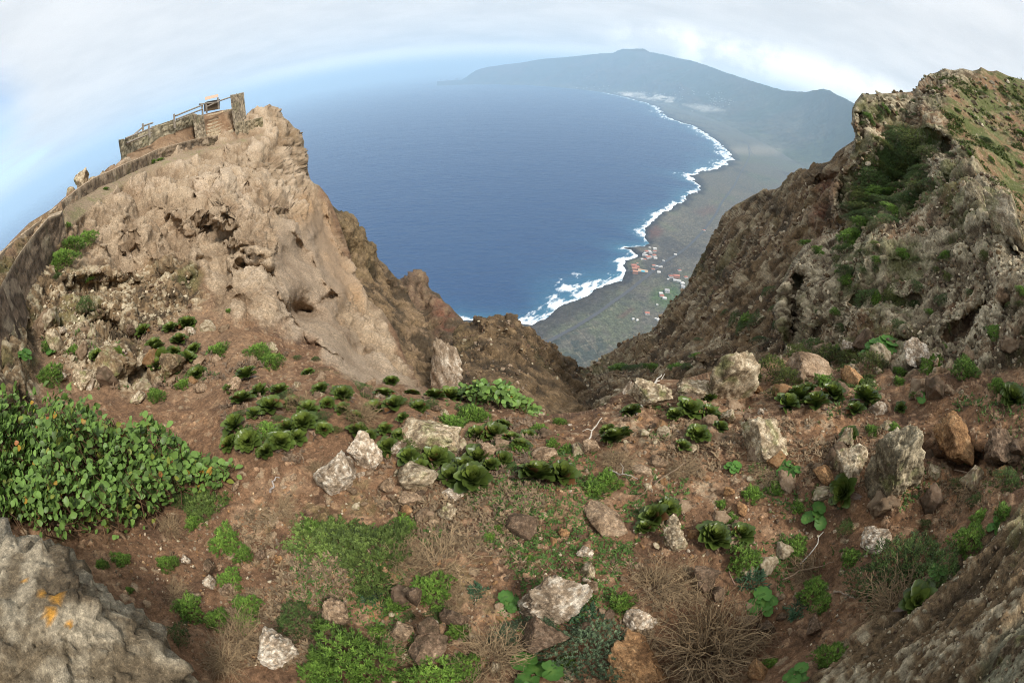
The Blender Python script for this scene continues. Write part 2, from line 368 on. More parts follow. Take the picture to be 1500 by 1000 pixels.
N_CREASE = [
    # tuff: gullies and overhangs (+ back, - forward)
    ([(285, 245), (290, 275), (283, 300)], 9, .05), ([(322, 235), (318, 262), (310, 300), (305, 330)], 9, .07), ([(268, 262), (275, 300), (300, 325)], 8, -.05),
    ([(305, 265), (330, 285), (325, 300), (312, 322)], 12, -.10), ([(332, 300), (340, 310)], 9, -.07), ([(318, 325), (345, 328), (352, 335)], 7, -.06),
    ([(300, 342), (330, 340), (355, 335)], 6, .08), ([(275, 322), (300, 335)], 6, .06), ([(345, 215), (352, 232)], 10, -.08), ([(362, 235), (368, 255), (360, 275)], 9, .09),
    ([(330, 222), (326, 245)], 7, .05), ([(382, 225), (392, 240)], 12, -.05), ([(372, 262), (392, 275), (412, 300)], 8, -.05), ([(340, 262), (365, 295)], 8, .06),
    ([(395, 290), (420, 305), (430, 308)], 8, -.06), ([(400, 315), (425, 313)], 6, .06), ([(215, 255), (212, 285), (200, 300)], 9, .05), ([(203, 270), (220, 285)], 9, -.05),
    ([(225, 262), (240, 290), (250, 320)], 10, -.04), ([(240, 300), (265, 315), (278, 330)], 8, -.05), ([(210, 310), (235, 320), (262, 340)], 8, .05),
    ([(165, 300), (200, 318)], 10, -.04), ([(160, 340), (175, 352), (192, 330), (200, 322)], 8, .07), ([(185, 335), (200, 332)], 7, -.06),
    ([(145, 355), (165, 345), (180, 355)], 10, -.05), ([(205, 345), (215, 370)], 12, -.05), ([(228, 350), (240, 385)], 10, -.04), ([(195, 365), (200, 395)], 6, .05),
    ([(250, 350), (265, 370), (262, 410)], 12, .05), ([(290, 355), (285, 385), (278, 398)], 8, -.05), ([(300, 380), (320, 400)], 10, .03),
    ([(335, 352), (365, 345), (390, 365), (396, 385)], 14, -.10), ([(345, 380), (340, 400), (335, 412)], 7, -.07), ([(355, 385), (385, 392), (395, 405)], 8, .09),
    ([(362, 370), (388, 375)], 5, .05), ([(410, 345), (430, 370), (440, 410)], 14, -.03), ([(430, 335), (455, 365), (475, 400), (492, 428)], 7, -.07),
    ([(462, 350), (480, 395), (490, 410)], 8, .06), ([(490, 432), (470, 440)], 5, .06), ([(466, 300), (470, 330), (500, 378)], 9, .05), ([(478, 296), (485, 320), (505, 365)], 8, -.05),
    ([(400, 395), (420, 450), (455, 455)], 8, .05), ([(455, 440), (490, 460), (515, 500)], 10, -.05), ([(425, 470), (450, 500), (480, 520)], 10, .03), ([(470, 475), (510, 485)], 12, -.04),
    ([(405, 430), (426, 465), (450, 503), (490, 526), (522, 546)], 8, .05, 'step'),
    ([(330, 424), (370, 424), (402, 430)], 9, -.03), ([(500, 470), (530, 500), (535, 540)], 8, .05), ([(515, 430), (530, 460)], 9, .05),
    ([(353, 438), (365, 450), (362, 478)], 7, .06), ([(240, 430), (255, 450)], 8, .05),
    # dark rubble bluffs on the lower left
    ([(120, 445), (150, 440), (185, 448), (190, 470)], 12, -.06), ([(155, 474), (175, 482), (190, 490)], 9, .15), ([(250, 385), (262, 400), (255, 425)], 14, -.07),
    ([(95, 400), (130, 395), (175, 398), (200, 392)], 8, -.06), ([(110, 425), (160, 420), (220, 415)], 7, .07), ([(125, 520), (160, 510), (190, 520)], 14, -.07),
    ([(180, 545), (200, 550), (215, 545)], 9, .14), ([(225, 525), (250, 520), (268, 530)], 12, -.07), ([(75, 475), (92, 500)], 8, -.05), ([(40, 480), (55, 520), (60, 560)], 16, .06),
    ([(0, 440), (40, 400), (70, 350)], 10, -.05), ([(20, 560), (10, 600), (30, 680), (10, 740)], 18, -.06),
    # crag on the right
    ([(1232, 340), (1228, 300), (1236, 255)], 6, .08), ([(1222, 330), (1222, 280), (1240, 250)], 7, -.05), ([(1252, 150), (1252, 200)], 7, -.04), ([(1262, 170), (1263, 210)], 6, .05),
    ([(1290, 190), (1330, 150), (1338, 148)], 10, .05), ([(1345, 160), (1355, 180), (1390, 195), (1420, 225)], 12, -.06), ([(1330, 165), (1345, 195), (1380, 215)], 9, .07),
    ([(1355, 215), (1372, 245), (1400, 260)], 12, -.06), ([(1375, 250), (1395, 268), (1430, 270)], 9, .08), ([(1412, 280), (1425, 310), (1440, 325)], 6, .07, 'step'),
    ([(1445, 290), (1460, 325), (1485, 365)], 7, .08, 'step'), ([(1420, 250), (1450, 270), (1490, 300)], 12, -.05),
    ([(1290, 330), (1325, 310), (1350, 285)], 12, -.05), ([(1270, 350), (1262, 390), (1240, 430), (1228, 470), (1228, 500)], 8, .07, 'step'),
    ([(1270, 350), (1300, 330)], 8, .06), ([(1235, 455), (1232, 500)], 5, .06), ([(1250, 440), (1300, 445), (1340, 440)], 10, .05), ([(1250, 460), (1300, 455)], 12, -.04),
    ([(1160, 500), (1165, 440), (1172, 410)], 9, .18), ([(1145, 470), (1148, 430)], 6, -.04), ([(1182, 500), (1178, 440), (1190, 400)], 8, -.05),
    ([(1390, 495), (1420, 470), (1440, 450)], 10, .14), ([(1330, 480), (1370, 480), (1390, 470)], 14, -.07), ([(1450, 480), (1420, 500), (1400, 520)], 14, -.05), ([(1480, 430), (1470, 470)], 9, .08),
    ([(1320, 500), (1360, 515), (1390, 518)], 9, .06), ([(1330, 520), (1370, 528)], 7, -.06), ([(1395, 330), (1440, 400), (1450, 440)], 12, .04), ([(1300, 375), (1360, 365), (1390, 380)], 12, -.04),
    # right ground: ledges
    ([(1330, 630), (1380, 640), (1440, 640)], 14, -.04), ([(1350, 665), (1400, 680), (1430, 670)], 9, .10), ([(1440, 655), (1500, 650)], 12, -.05),
    ([(1360, 800), (1300, 900), (1200, 960)], 20, .06), ([(1250, 700), (1300, 690), (1310, 740)], 20, -.04),
    ([(600, 640), (700, 640), (790, 640)], 16, .01), ([(600, 900), (660, 910)], 16, .015)]

SLAB_DIR = ray(1500, 760)*1.8-ray(1200, 1000)*1.45
def char_near(P, Q, D, foot, nn):
    n = len(P)
    w = fbm(P, 1.2, 3, seed=3); warp = np.c_[fbm(Q[:, [0, 1, 1]]*1.0, 45, 3, seed=5), fbm(Q[:, [1, 0, 0]]*1.0, 45, 3, seed=6)]
    Qw = Q+warp*22
    tuff = zone(Qw, [(92, 300), (143, 268), (180, 246), (262, 215), (340, 200), (345, 170), (400, 150), (460, 180), (470, 270), (620, 580), (560, 560), (520, 552), (450, 508), (400, 480), (330, 470), (285, 400), (250, 380), (215, 395), (110, 390), (105, 340)], 9)
    smooth = zone(Qw, [(405, 335), (440, 335), (470, 300), (495, 330), (520, 410), (500, 470), (560, 540), (600, 560), (520, 545), (430, 490), (400, 420), (405, 370)], 14)
    orangish = zone(Qw, [(455, 290), (500, 310), (530, 450), (500, 440), (470, 380), (440, 320)], 18)
    path = zone(Q, [(60, 345), (95, 300), (105, 298), (145, 274), (190, 250), (235, 232), (300, 215), (345, 205), (385, 195), (385, 202), (340, 213), (300, 224), (240, 243), (190, 265), (150, 292), (105, 330)], 4)
    terr = zone(Q, [(180, 250), (230, 222), (290, 205), (290, 190), (170, 228)], 4)
    bluff = zone(Qw, [(80, 400), (110, 385), (200, 395), (240, 375), (285, 385), (290, 460), (240, 480), (190, 500), (270, 540), (200, 570), (110, 545), (60, 500)], 12)
    wallz = zone(Qw, [(-80, 380), (0, 380), (95, 300), (105, 340), (80, 420), (60, 480), (50, 620), (40, 760), (-80, 800)], 10)
    crag = zone(Qw, [(1200, 340), (1240, 250), (1235, 120), (1400, 80), (1600, 100), (1600, 540), (1440, 535), (1380, 545), (1300, 530), (1160, 520), (1120, 500), (1120, 420)], 10)
    turf = zone(Qw, [(1405, 125), (1440, 108), (1600, 120), (1600, 400), (1500, 320), (1440, 255), (1400, 200), (1370, 165), (1380, 140)], 14)
    brush = zone(Qw, [(1300, 200), (1350, 185), (1372, 200), (1365, 255), (1378, 285), (1330, 315), (1275, 330), (1240, 335), (1235, 310), (1262, 250)], 10)
    ledge = zone(Qw, [(1225, 370), (1290, 335), (1270, 360), (1262, 400), (1240, 430), (1215, 440), (1235, 400)], 10)
    slab = zone(Qw, [(1600, 690), (1490, 745), (1400, 815), (1250, 935), (1120, 1040), (1120, 1100), (1600, 1100)], 9)
    ora = zone(Qw, [(1150, 590), (1240, 600), (1330, 570), (1500, 590), (1520, 700), (1380, 740), (1300, 800), (1150, 720)], 35)
    rubb = zone(Qw, [(880, 560), (1100, 540), (1280, 600), (1300, 700), (1200, 760), (1000, 740), (880, 680)], 30)
    crag = np.clip(crag-turf*0.8, 0, 1); rockz = np.clip(np.maximum.reduce([bluff, wallz, crag, slab]), 0, 1)
    tuff = np.clip(tuff-path-bluff, 0, 1); smooth = smooth*tuff
    soil = np.clip(1-np.maximum.reduce([rockz, tuff]), 0, 1)
    # displacement
    big = fbm(P, 1.7, 3, 0.5, seed=1)
    mid = fbm(P, 0.55, 4, 0.55, seed=2, foot=foot)
    fine = fbm(P, 0.16, 4, 0.6, seed=4, foot=foot)
    rid = fbm(P+w[:, None]*0.2, 0.7, 5, 0.6, seed=8, foot=foot, kind='r')
    pf = fbm(P, 0.07, 4, 0.62, seed=30, foot=foot)
    vb = fbm(P, 0.9, 4, 0.6, seed=50); vm = fbm(P, 0.2, 4, 0.6, seed=51, foot=foot*0.5); vf = fbm(P, 0.05, 4, 0.7, seed=52, foot=foot*0.5)
    hi = np.clip(rockz+tuff*(1-smooth), 0, 1)
    b1, c1 = blocks(P, 0.55, 1, rockz*(D > 2.2)); b2, c2 = blocks(P, 0.21, 2, hi*(foot < .1)); b3, c3 = blocks(P, 0.085, 3, np.clip(rockz+soil*.5, 0, 1)*(foot < .035))
    b4, c4 = blocks(P, 0.036, 4, np.clip(soil+slab+wallz, 0, 1)*(foot < .014), .3)
    b0, c0 = blocks(P, 1.3, 6, (crag+bluff+tuff)*(D > 4))
    f1, f2, cid = worley(P+np.c_[w, mid, big]*0.12, 0.42, 2)
    knob = np.clip(0.72-f1, 0, 1)*np.clip(0.2+2.0*fbm(P, 1.0, 2, seed=12), 0, 1)
    st = fbm(aniso(P, SLAB_DIR, 6), 0.10, 5, 0.62, seed=20, foot=foot, kind='r')
    cdir = ray(1450, 180)*8-ray(1250, 450)*5
    st2 = fbm(aniso(P+w[:, None]*0.15, cdir, 2.2), 0.5, 6, 0.62, seed=22, foot=foot, kind='r')
    peb = sstep(.80, .95, c4+.45*vb+.12*ora+.12*rubb)*np.clip(b4+.45, 0, 1)
    d_soil = 0.060*mid+0.034*fine+0.012*pf+.010*peb+.020*np.clip(b3, 0, 1)*sstep(0, .3, vb+.3*rubb)
    fl_ = fbm(aniso(P+np.c_[mid, w, mid]*.25, ray(330, 215)*19-ray(430, 440)*8, 2.6), .85, 6, .52, seed=71, foot=foot, kind='b')
    lg = fbm(aniso(P+np.c_[mid, w, mid]*.2, (1, .4, 0), 2.2), .45, 5, .6, seed=72, foot=foot, kind='b')
    d_tuff = (.30*fl_+.07*lg)*(1-.8*smooth)*sstep(3.5, 7, D)+(0.10*mid+0.14*knob+0.03*fine+.05*b2)*(1-0.9*smooth)+0.09*big+.18*b0*(1-.8*smooth)*sstep(6, 9, D)+.05*fbm(P, .8, 3, seed=13)*smooth
    d_bluff = 0.10*mid+.09*b1+.065*b2+.030*b3+.07*rid
    d_crag = 0.08*st2+0.14*big+.09*b1+.055*b2+.028*b3+.16*b0*sstep(3.5, 7, D)
    d_slab = 0.060*st+0.02*fine+.008*b4+.010*b3
    disp = soil*d_soil+tuff*d_tuff+bluff*d_bluff+wallz*d_bluff*.8+crag*d_crag+slab*d_slab
    tfar = np.clip((D-9)/5, 0, 1)*sstep(360, 400, Q[:, 0])
    disp += tuff*tfar*(1-smooth)*(.35*blocks(P, .9, 9, tuff*tfar)[0]+.2*blocks(P, .4, 10, tuff*tfar)[0])
    slabz = 1
    disp = np.where(path > 0.3, disp*0.25, disp)
    # colour
    cs = mix(np.tile(C['soil'], (n, 1)), C['soil2'], sstep(0.0, 0.5, vm+0.5*vf+0.3*vb))
    cs = mix(cs, C['soild'], sstep(0.0, 0.5, -vm-0.5*vf+0.2*vb)*0.75)
    cs = mix(cs, C['orange'], ora*sstep(-.2, .5, vm+vf)*0.55)
    pc = mix(mix(np.tile(C['soil2']*1.3, (n, 1)), C['orange']*1.1, sstep(.0, .5, vm)), C['pale']*.7, sstep(.95, .98, c4)*.5)
    cs = mix(cs, pc, sstep(.15, .4, peb)*.8)
    cs = mix(cs, C['soil2']*1.2, sstep(.1, .5, b3)*sstep(0, .3, vb+.3*rubb)*.35)
    cs = mix(cs, C['moss']*.8, sstep(0.30, 0.55, vb+0.5*vf)*0.4*(1-ora))
    cs = mix(cs, C['tuff2'], sstep(450, 250, Q[:, 0])*sstep(620, 520, Q[:, 1])*0.45)
    cs = mix(cs, C['pale']*.9, sstep(.3, .55, vf+.4*vm+.2*c2)*rubb*.4)
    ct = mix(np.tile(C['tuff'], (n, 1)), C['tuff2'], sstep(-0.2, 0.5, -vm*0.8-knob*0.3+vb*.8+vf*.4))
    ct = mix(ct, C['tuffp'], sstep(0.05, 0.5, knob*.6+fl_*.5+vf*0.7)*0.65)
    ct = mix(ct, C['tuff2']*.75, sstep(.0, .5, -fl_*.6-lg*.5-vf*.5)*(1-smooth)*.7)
    ct = mix(ct, np.array([.33, .20, .10]), orangish*0.8)
    ct = mix(ct, np.array([.300, .220, .150])*(1+.25*vm[:, None]), smooth*0.6)
    ct = mix(ct, C['rock'], sstep(.62, .8, c1)*.0+sstep(9, 14, D)*sstep(390, 440, Q[:, 0])*sstep(260, 180, Q[:, 1])*(.35+.5*(c2 > .6)))
    spk = vf*0.8+vm*0.35+.45*(c2-.5)+.5*(c3-.5)
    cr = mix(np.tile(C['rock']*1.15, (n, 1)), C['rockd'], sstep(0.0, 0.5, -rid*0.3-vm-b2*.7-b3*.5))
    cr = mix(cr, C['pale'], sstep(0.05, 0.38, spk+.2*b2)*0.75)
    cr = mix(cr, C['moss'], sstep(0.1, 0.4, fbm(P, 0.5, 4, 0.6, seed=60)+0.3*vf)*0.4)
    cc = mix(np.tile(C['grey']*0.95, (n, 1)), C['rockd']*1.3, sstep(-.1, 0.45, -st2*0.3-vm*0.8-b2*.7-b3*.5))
    cc = mix(cc, C['soil']*1.2, sstep(0.0, 0.4, vb+0.5*vm)*0.75)
    cc = mix(cc, C['pale'], sstep(0.03, 0.36, spk+st2*0.2)*0.8)
    cc = mix(cc, C['moss']*.9, sstep(0.0, 0.35, fbm(P, 0.8, 4, 0.6, seed=61)+0.4*vf)*0.6)
    cc = mix(cc, C['green']*.9, np.clip(brush+ledge*0.7, 0, 1)*sstep(-.45, .1, vf+0.4*vm)*0.8)
    cl = mix(np.tile(C['rock']*1.1, (n, 1)), C['rockd']*1.2, sstep(-.1, .4, -st*.6-0.7*vf-b4*.4)); cl = mix(cl, C['pale']*0.9, sstep(.15, .45, st*0.5+vf*0.7+.3*(c4-.5))*.8); cl = mix(cl, C['moss'], sstep(.05, .4, vb+vf*.5)*.6)
    cl = mix(cl, C['lich']*1.0, zone(Q, [(1500, 900), (1460, 935), (1430, 1010), (1540, 1010), (1540, 890)], 9)*.55)
    cg = mix(np.tile(C['moss']*1.05, (n, 1)), C['soil']*1.3, sstep(-.2, .25, vb+.8*vm)); cg = mix(cg, C['pale'], sstep(.2, .45, vf+.25*vm)*.6); cg = mix(cg, C['green']*1.3, sstep(.1, .4, vm-vf*.5)*.6)
    cp = mix(np.tile(C['tuff']*0.8, (n, 1)), C['moss']*1.6, sstep(.0, .4, vf+vm)*.4)
    col = np.zeros((n, 3)); tot = np.zeros(n)
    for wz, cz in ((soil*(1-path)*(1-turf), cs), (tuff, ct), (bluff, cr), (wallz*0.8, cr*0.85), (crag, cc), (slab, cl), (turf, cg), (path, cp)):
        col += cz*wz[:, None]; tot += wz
    col /= np.maximum(tot, 1e-3)[:, None]
    return disp, np.clip(col, 0.01, .8)

def rocky(dark, mid, pale, amp=1.0, wl=2.0, palea=.6, seed=0, green=0.2, streak=None, redz=None):
    def f(P, Q, D, foot, nn):
        n = len(P); k = wl
        A = P if streak is None else aniso(P, streak, 3)
        w = fbm(P, k*1.5, 2, seed=seed+1)
        r = fbm(A+w[:, None]*k*.3, k, 7, .6, seed=seed+2, foot=foot, kind='r'); b = fbm(P, k*1.6, 3, seed=seed+3)
        b1, c1 = blocks(P, k*.45, seed+1); b2, c2 = blocks(P, k*.18, seed+2); b0, _ = blocks(P, k*1.2, seed+3)
        disp = amp*k*(.09*r+.12*b+.10*b0+.09*b1+.045*b2)
        v = fbm(P, k*.5, 5, .65, seed=seed+4, foot=foot*.5); v2 = fbm(P, k*.12, 4, .7, seed=seed+5, foot=foot*.5); vb = fbm(P, k*2, 3, seed=seed+6)
        c = mix(np.tile(mid, (n, 1)), dark, sstep(-.1, .45, -r*.3-v-b1*.5-b2*.5)); c = mix(c, pale, sstep(.04, .4, v2*.7+.35*(c1-.5)+.45*(c2-.5)+v*.2)*palea)
        c = mix(c, C['moss'], sstep(.0, .4, vb+.4*v)*green)
        if redz is not None: c = mix(c, C['red'], zone(Q, redz, 14)*sstep(-.3, .3, v)*.8)
        return disp, np.clip(c, .01, .8)
    return f
M_ROCK = rock_mat('terrain rock and soil', 26, .7, .02, .38)
M_FARROCK = rock_mat('cliff rock', 5, .7, .12, .38)

terr_near, NP_, NF_ = make_patch('hillside', N_POLY, N_CTRL, (-45, 92, 1545, 1040), 1.35, char_near, N_CREASE, mat=M_ROCK, margin=150)
R_POLY = [(815, 640), (830, 560), (846, 545), (863, 538), (880, 527), (893, 517), (915, 503), (930, 493), (950, 488), (961, 480), (968, 465), (979, 447), (994, 433), (1002, 424), (1007, 419), (1016, 397), (1026, 380), (1030, 374), (1043, 355), (1043, 348),
          (1052, 335), (1058, 318), (1063, 312), (1078, 300), (1087, 296), (1104, 286), (1117, 280), (1140, 277), (1150, 266), (1160, 257), (1168, 250), (1177, 250), (1187, 252), (1190, 245), (1197, 242), (1217, 237), (1224, 226), (1232, 219), (1250, 207), (1290, 190), (1300, 560), (1000, 640)]
R_CTRL = [(820, 600, 14), (850, 570, 17), (870, 590, 13), (900, 560, 14), (930, 500, 24), (900, 525, 26), (950, 540, 14), (1000, 440, 22), (960, 490, 22), (1000, 540, 10), (1000, 490, 15), (1030, 385, 23), (1060, 320, 23), (1087, 300, 21), (1120, 285, 18),
          (1160, 260, 15), (1200, 245, 12.5), (1240, 215, 11), (1240, 300, 9.5), (1200, 300, 11), (1150, 350, 12), (1100, 350, 15), (1060, 400, 16), (1060, 460, 12), (1100, 420, 12), (1150, 450, 9), (1100, 500, 9), (1130, 540, 7), (1050, 540, 9), (1250, 400, 9), (900, 620, 11), (1000, 620, 8)]
R_CR = [([(1190, 260), (1205, 250), (1225, 245)], 6, -.05), ([(1195, 262), (1215, 262)], 5, .08), ([(1205, 270), (1190, 310), (1175, 350)], 12, .05), ([(1150, 300), (1110, 340), (1080, 400)], 14, -.04), ([(1035, 395), (1030, 415), (1045, 405)], 8, .10),
        ([(1080, 390), (1050, 430), (1020, 470)], 14, -.05), ([(1120, 450), (1060, 500), (1000, 520)], 14, .05), ([(1090, 430), (1020, 500), (960, 545)], 14, -.05), ([(1000, 480), (950, 530), (900, 580)], 14, .06), ([(940, 500), (900, 545), (870, 590)], 12, -.04)]
R_RED = [(1190, 262), (1218, 255), (1218, 320), (1205, 345), (1190, 320), (1200, 290)]
_o, PR_, _f = make_patch('ravine_slope', R_POLY, R_CTRL, (805, 180, 1305, 645), 1.75, rocky(C['rockd'], C['rock']*1.15, C['pale'], 1.0, 1.7, .6, 70, .35, ray(1200, 260)*11-ray(950, 540)*13, R_RED), R_CR, mat=M_FARROCK)
D_POLY = [(470, 280), (485, 300), (500, 313), (507, 313), (513, 317), (520, 322), (523, 333), (531, 340), (533, 355), (540, 358), (548, 360), (550, 368), (553, 380), (565, 390), (575, 402), (583, 411), (592, 420), (602, 440), (640, 500), (665, 600), (560, 600), (470, 400)]
D_CTRL = [(485, 300, 20), (510, 320, 21), (545, 362, 22), (583, 411, 23), (500, 400, 20), (540, 430, 19), (580, 470, 18), (600, 430, 24), (620, 520, 17), (640, 590, 15), (580, 580, 14)]
_o, PD_, _f = make_patch('basalt_cliff', D_POLY, D_CTRL, (462, 270, 672, 605), 1.75, rocky(C['rockd'], C['rock']*1.1, C['tuff2']*1.1, 1.1, 2.2, .6, 80, .1), [([(560, 390), (590, 450), (620, 520)], 10, .06)], mat=M_FARROCK)
E_POLY = [(575, 420), (585, 414), (590, 409), (600, 402), (610, 400), (618, 401), (625, 408), (628, 424), (636, 428), (643, 431), (650, 443), (658, 447), (667, 458), (676, 466), (684, 480), (700, 510), (720, 600), (600, 600), (580, 470)]
E_CTRL = [(585, 415, 36), (605, 403, 36), (630, 428, 34), (667, 458, 30), (700, 500, 26), (600, 470, 30), (640, 500, 24), (680, 560, 20), (620, 580, 18), (610, 430, 33)]
_o, PE_, _f = make_patch('reddish_spur', E_POLY, E_CTRL, (568, 392, 728, 605), 1.75, rocky(C['rockd']*1.1, np.array([.17, .11, .07]), np.array([.30, .22, .13]), 1.0, 3.0, .4, 90, .3, None, [(640, 440), (668, 460), (660, 490), (640, 480)]), [([(612, 425), (625, 470), (650, 520)], 10, .06), ([(600, 410), (605, 450)], 9, -.03)], mat=M_FARROCK)
F_POLY = [(670, 478), (680, 474), (688, 478), (694, 474), (697, 466), (703, 464), (710, 468), (717, 467), (728, 463), (738, 464), (747, 461), (753, 463), (758, 471), (767, 480), (777, 481), (783, 486), (789, 494), (797, 502), (806, 502), (812, 506), (818, 515), (825, 522), (834, 523), (843, 528), (850, 545), (862, 560), (880, 650), (640, 650), (650, 560)]
F_CTRL = [(675, 480, 15), (697, 466, 14.5), (747, 461, 14.5), (783, 487, 15), (812, 507, 18), (843, 530, 22), (860, 580, 16), (700, 510, 11), (740, 500, 12), (740, 550, 9), (790, 540, 12), (820, 570, 12), (800, 610, 8), (700, 600, 6), (850, 630, 9), (650, 600, 7)]
F_CR = [([(705, 480), (715, 492), (735, 490)], 7, .06), ([(745, 465), (765, 500), (800, 530), (825, 560)], 9, -.06), ([(770, 480), (800, 520), (830, 550)], 8, .05), ([(760, 520), (790, 560)], 9, .06), ([(730, 510), (745, 540)], 9, -.05)]
_o, PF_, _f = make_patch('dark_spur', F_POLY, F_CTRL, (632, 452, 888, 655), 1.75, rocky(C['rockd']*.85, C['rock']*.85, C['rock']*1.8, 1.0, 1.6, .5, 100, .15, ray(745, 462)*14-ray(840, 560)*17), F_CR, mat=M_FARROCK)

# ------------------------------------------------------------------ sea, coastal plain, mountains
def px_ground(pts, z=SEA_Z):
    r = ray(np.array([p[0] for p in pts]), np.array([p[1] for p in pts])); t = z/r[:, 2]
    return r[:, :2]*t[:, None]
COAST_PX = [(540, 478), (600, 474), (650, 471), (690, 470), (725, 471), (755, 474), (778, 474), (800, 463), (820, 446), (842, 437), (863, 429), (880, 420), (892, 416), (908, 412), (911, 404), (916, 396), (913, 389), (918, 383), (926, 380), (934, 374), (928, 371), (920, 367), (908, 364), (913, 361), (930, 360),
            (943, 359), (950, 357), (946, 350), (943, 341), (947, 333), (955, 325), (963, 314), (968, 310), (980, 309), (987, 305), (993, 299), (1000, 301), (1008, 292), (1015, 282), (1024, 276), (1030, 273), (1022, 269), (1013, 264), (1016, 257), (1024, 253), (1034, 251), (1046, 250), (1056, 246), (1064, 241), (1072, 233), (1073, 226),
            (1066, 221), (1058, 213), (1052, 208), (1040, 199), (1028, 192), (1018, 186), (1008, 182), (998, 180), (988, 176), (978, 170), (968, 164), (960, 156), (948, 151), (936, 148), (922, 144), (904, 140), (888, 136), (872, 133), (856, 131), (840, 129.5), (826, 127), (814, 124.5), (808, 121.8), (780, 120.8), (740, 120.2), (690, 119.5)]
coast = px_ground(COAST_PX)
LAND = np.vstack([coast, [[-1300, 17500], [30000, 30000], [30000, -4000], [-300, -2000], [-250, 500]]])
def coast_sd(XY, rough=1.0):
    d, _, _ = seg_dist(XY, coast)
    s = np.where(inside(XY, LAND), d, -d)
    p = np.c_[XY, np.zeros(len(XY))]
    r = np.hypot(XY[:, 0], XY[:, 1]); k = np.clip(r/2500, .35, 3)*rough
    return s+(fbm(p, 150, 5, .62, seed=33)*52+fbm(p, 34, 4, .6, seed=34)*12)*k
BRK = px_ground([(838, 414)])[0]
# sea: rings of equal view angle
az = np.radians(np.r_[np.arange(-125, -14, 1.0), np.arange(-14, 33.9, .11), np.arange(34, 90, 1.0)])
el = np.radians(np.r_[np.array([.60, .63, .66]), np.arange(.7, 37, .11), np.arange(37, 85, 1.5)])
A_, E_ = np.meshgrid(az, el); rho = -SEA_Z/np.tan(E_)
V = np.c_[(rho*np.sin(A_)).ravel(), (rho*np.cos(A_)).ravel(), np.full(A_.size, SEA_Z)]
nr, nc = A_.shape; I = np.arange(nr*nc).reshape(nr, nc)
Fq = np.stack([I[:-1, :-1].ravel(), I[:-1, 1:].ravel(), I[1:, 1:].ravel(), I[1:, :-1].ravel()], 1)
Fq = Fq[:, ::-1]
XY = V[:, :2]; m = (np.abs(np.degrees(A_.ravel())) < 34)
sd = np.full(len(V), -1e4); sd[m] = coast_sd(XY[m])
p3 = np.c_[XY, np.zeros(len(XY))]
wid = 24+72*np.clip(fbm(p3, 420, 3, seed=41)+.45, 0, 1.3)
rr = np.hypot(XY[:, 0], XY[:, 1]); wid = wid*np.clip(rr/3000, .75, 1.7)
nz = fbm(p3, 60, 5, .65, seed=42); nl = fbm(aniso(p3, (1, 1.2, 0), 4), 22, 5, .7, seed=43)
foam = sstep(-.2, .3, 1.05-(-sd)/wid+nz*1.5+nl*1.3-.35)*(sd > -wid*2.5)
pat = np.clip(fbm(p3, 60, 5, .6, seed=47)+.05, 0, 1)*7*sstep(80, 20, np.hypot(XY[:, 0]-BRK[0], XY[:, 1]-BRK[1]))          # breakers standing off the shore
foam = np.clip(np.maximum(foam, np.clip(pat+nl*2.2-.2, 0, 1)*(pat > .05)), 0, 1)
shal = np.exp(sd/(wid*1.7))*np.where(sd < 0, 1, 1)
shal = np.clip(shal, 0, 1)
colr = np.c_[foam, shal, np.zeros(len(V))]
m_sea, nt, b = mat_new('sea water'); L = nt.links
tc = N(nt, 'ShaderNodeTexCoord'); at = N(nt, 'ShaderNodeVertexColor', layer_name='Col')
sp = N(nt, 'ShaderNodeSeparateColor'); L.new(at.outputs['Color'], sp.inputs[0])
deep = (.015, .050, .135, 1); turq = (.045, .17, .25, 1)
mx1 = N(nt, 'ShaderNodeMix', data_type='RGBA'); mx1.inputs[6].default_value = deep; mx1.inputs[7].default_value = turq
L.new(sp.outputs[1], mx1.inputs[0])
mx2 = N(nt, 'ShaderNodeMix', data_type='RGBA'); mx2.inputs[7].default_value = (.80, .84, .86, 1)
L.new(sp.outputs[0], mx2.inputs[0]); L.new(mx1.outputs[2], mx2.inputs[6]); L.new(mx2.outputs[2], b.inputs['Base Color'])
b.inputs['IOR'].default_value = 1.33; b.inputs['Specular IOR Level'].default_value = .25
rg = N(nt, 'ShaderNodeMapRange'); rg.inputs['To Min'].default_value = .30; rg.inputs['To Max'].default_value = .9
L.new(sp.outputs[0], rg.inputs['Value']); L.new(rg.outputs['Result'], b.inputs['Roughness'])
mp = N(nt, 'ShaderNodeMapping'); mp.inputs['Rotation'].default_value = (0, 0, math.radians(-18)); mp.inputs['Scale'].default_value = (.35, 1, 1)
L.new(tc.outputs['Object'], mp.inputs['Vector'])
na = noise_node(nt, mp.outputs[0], .035, 5, .62); nb = noise_node(nt, mp.outputs[0], .0045, 4, .6)
ad = N(nt, 'ShaderNodeMath', operation='MULTIPLY_ADD'); ad.inputs[1].default_value = 1.6
L.new(nb.outputs['Fac'], ad.inputs[0]); L.new(na.outputs['Fac'], ad.inputs[2])
bp = N(nt, 'ShaderNodeBump'); bp.inputs['Strength'].default_value = 1.0; bp.inputs['Distance'].default_value = 17.0
L.new(ad.outputs[0], bp.inputs['Height']); L.new(bp.outputs['Normal'], b.inputs['Normal'])
sea = mesh_np('sea', V, Fq, m_sea, colr); sea['kind'] = 'structure'

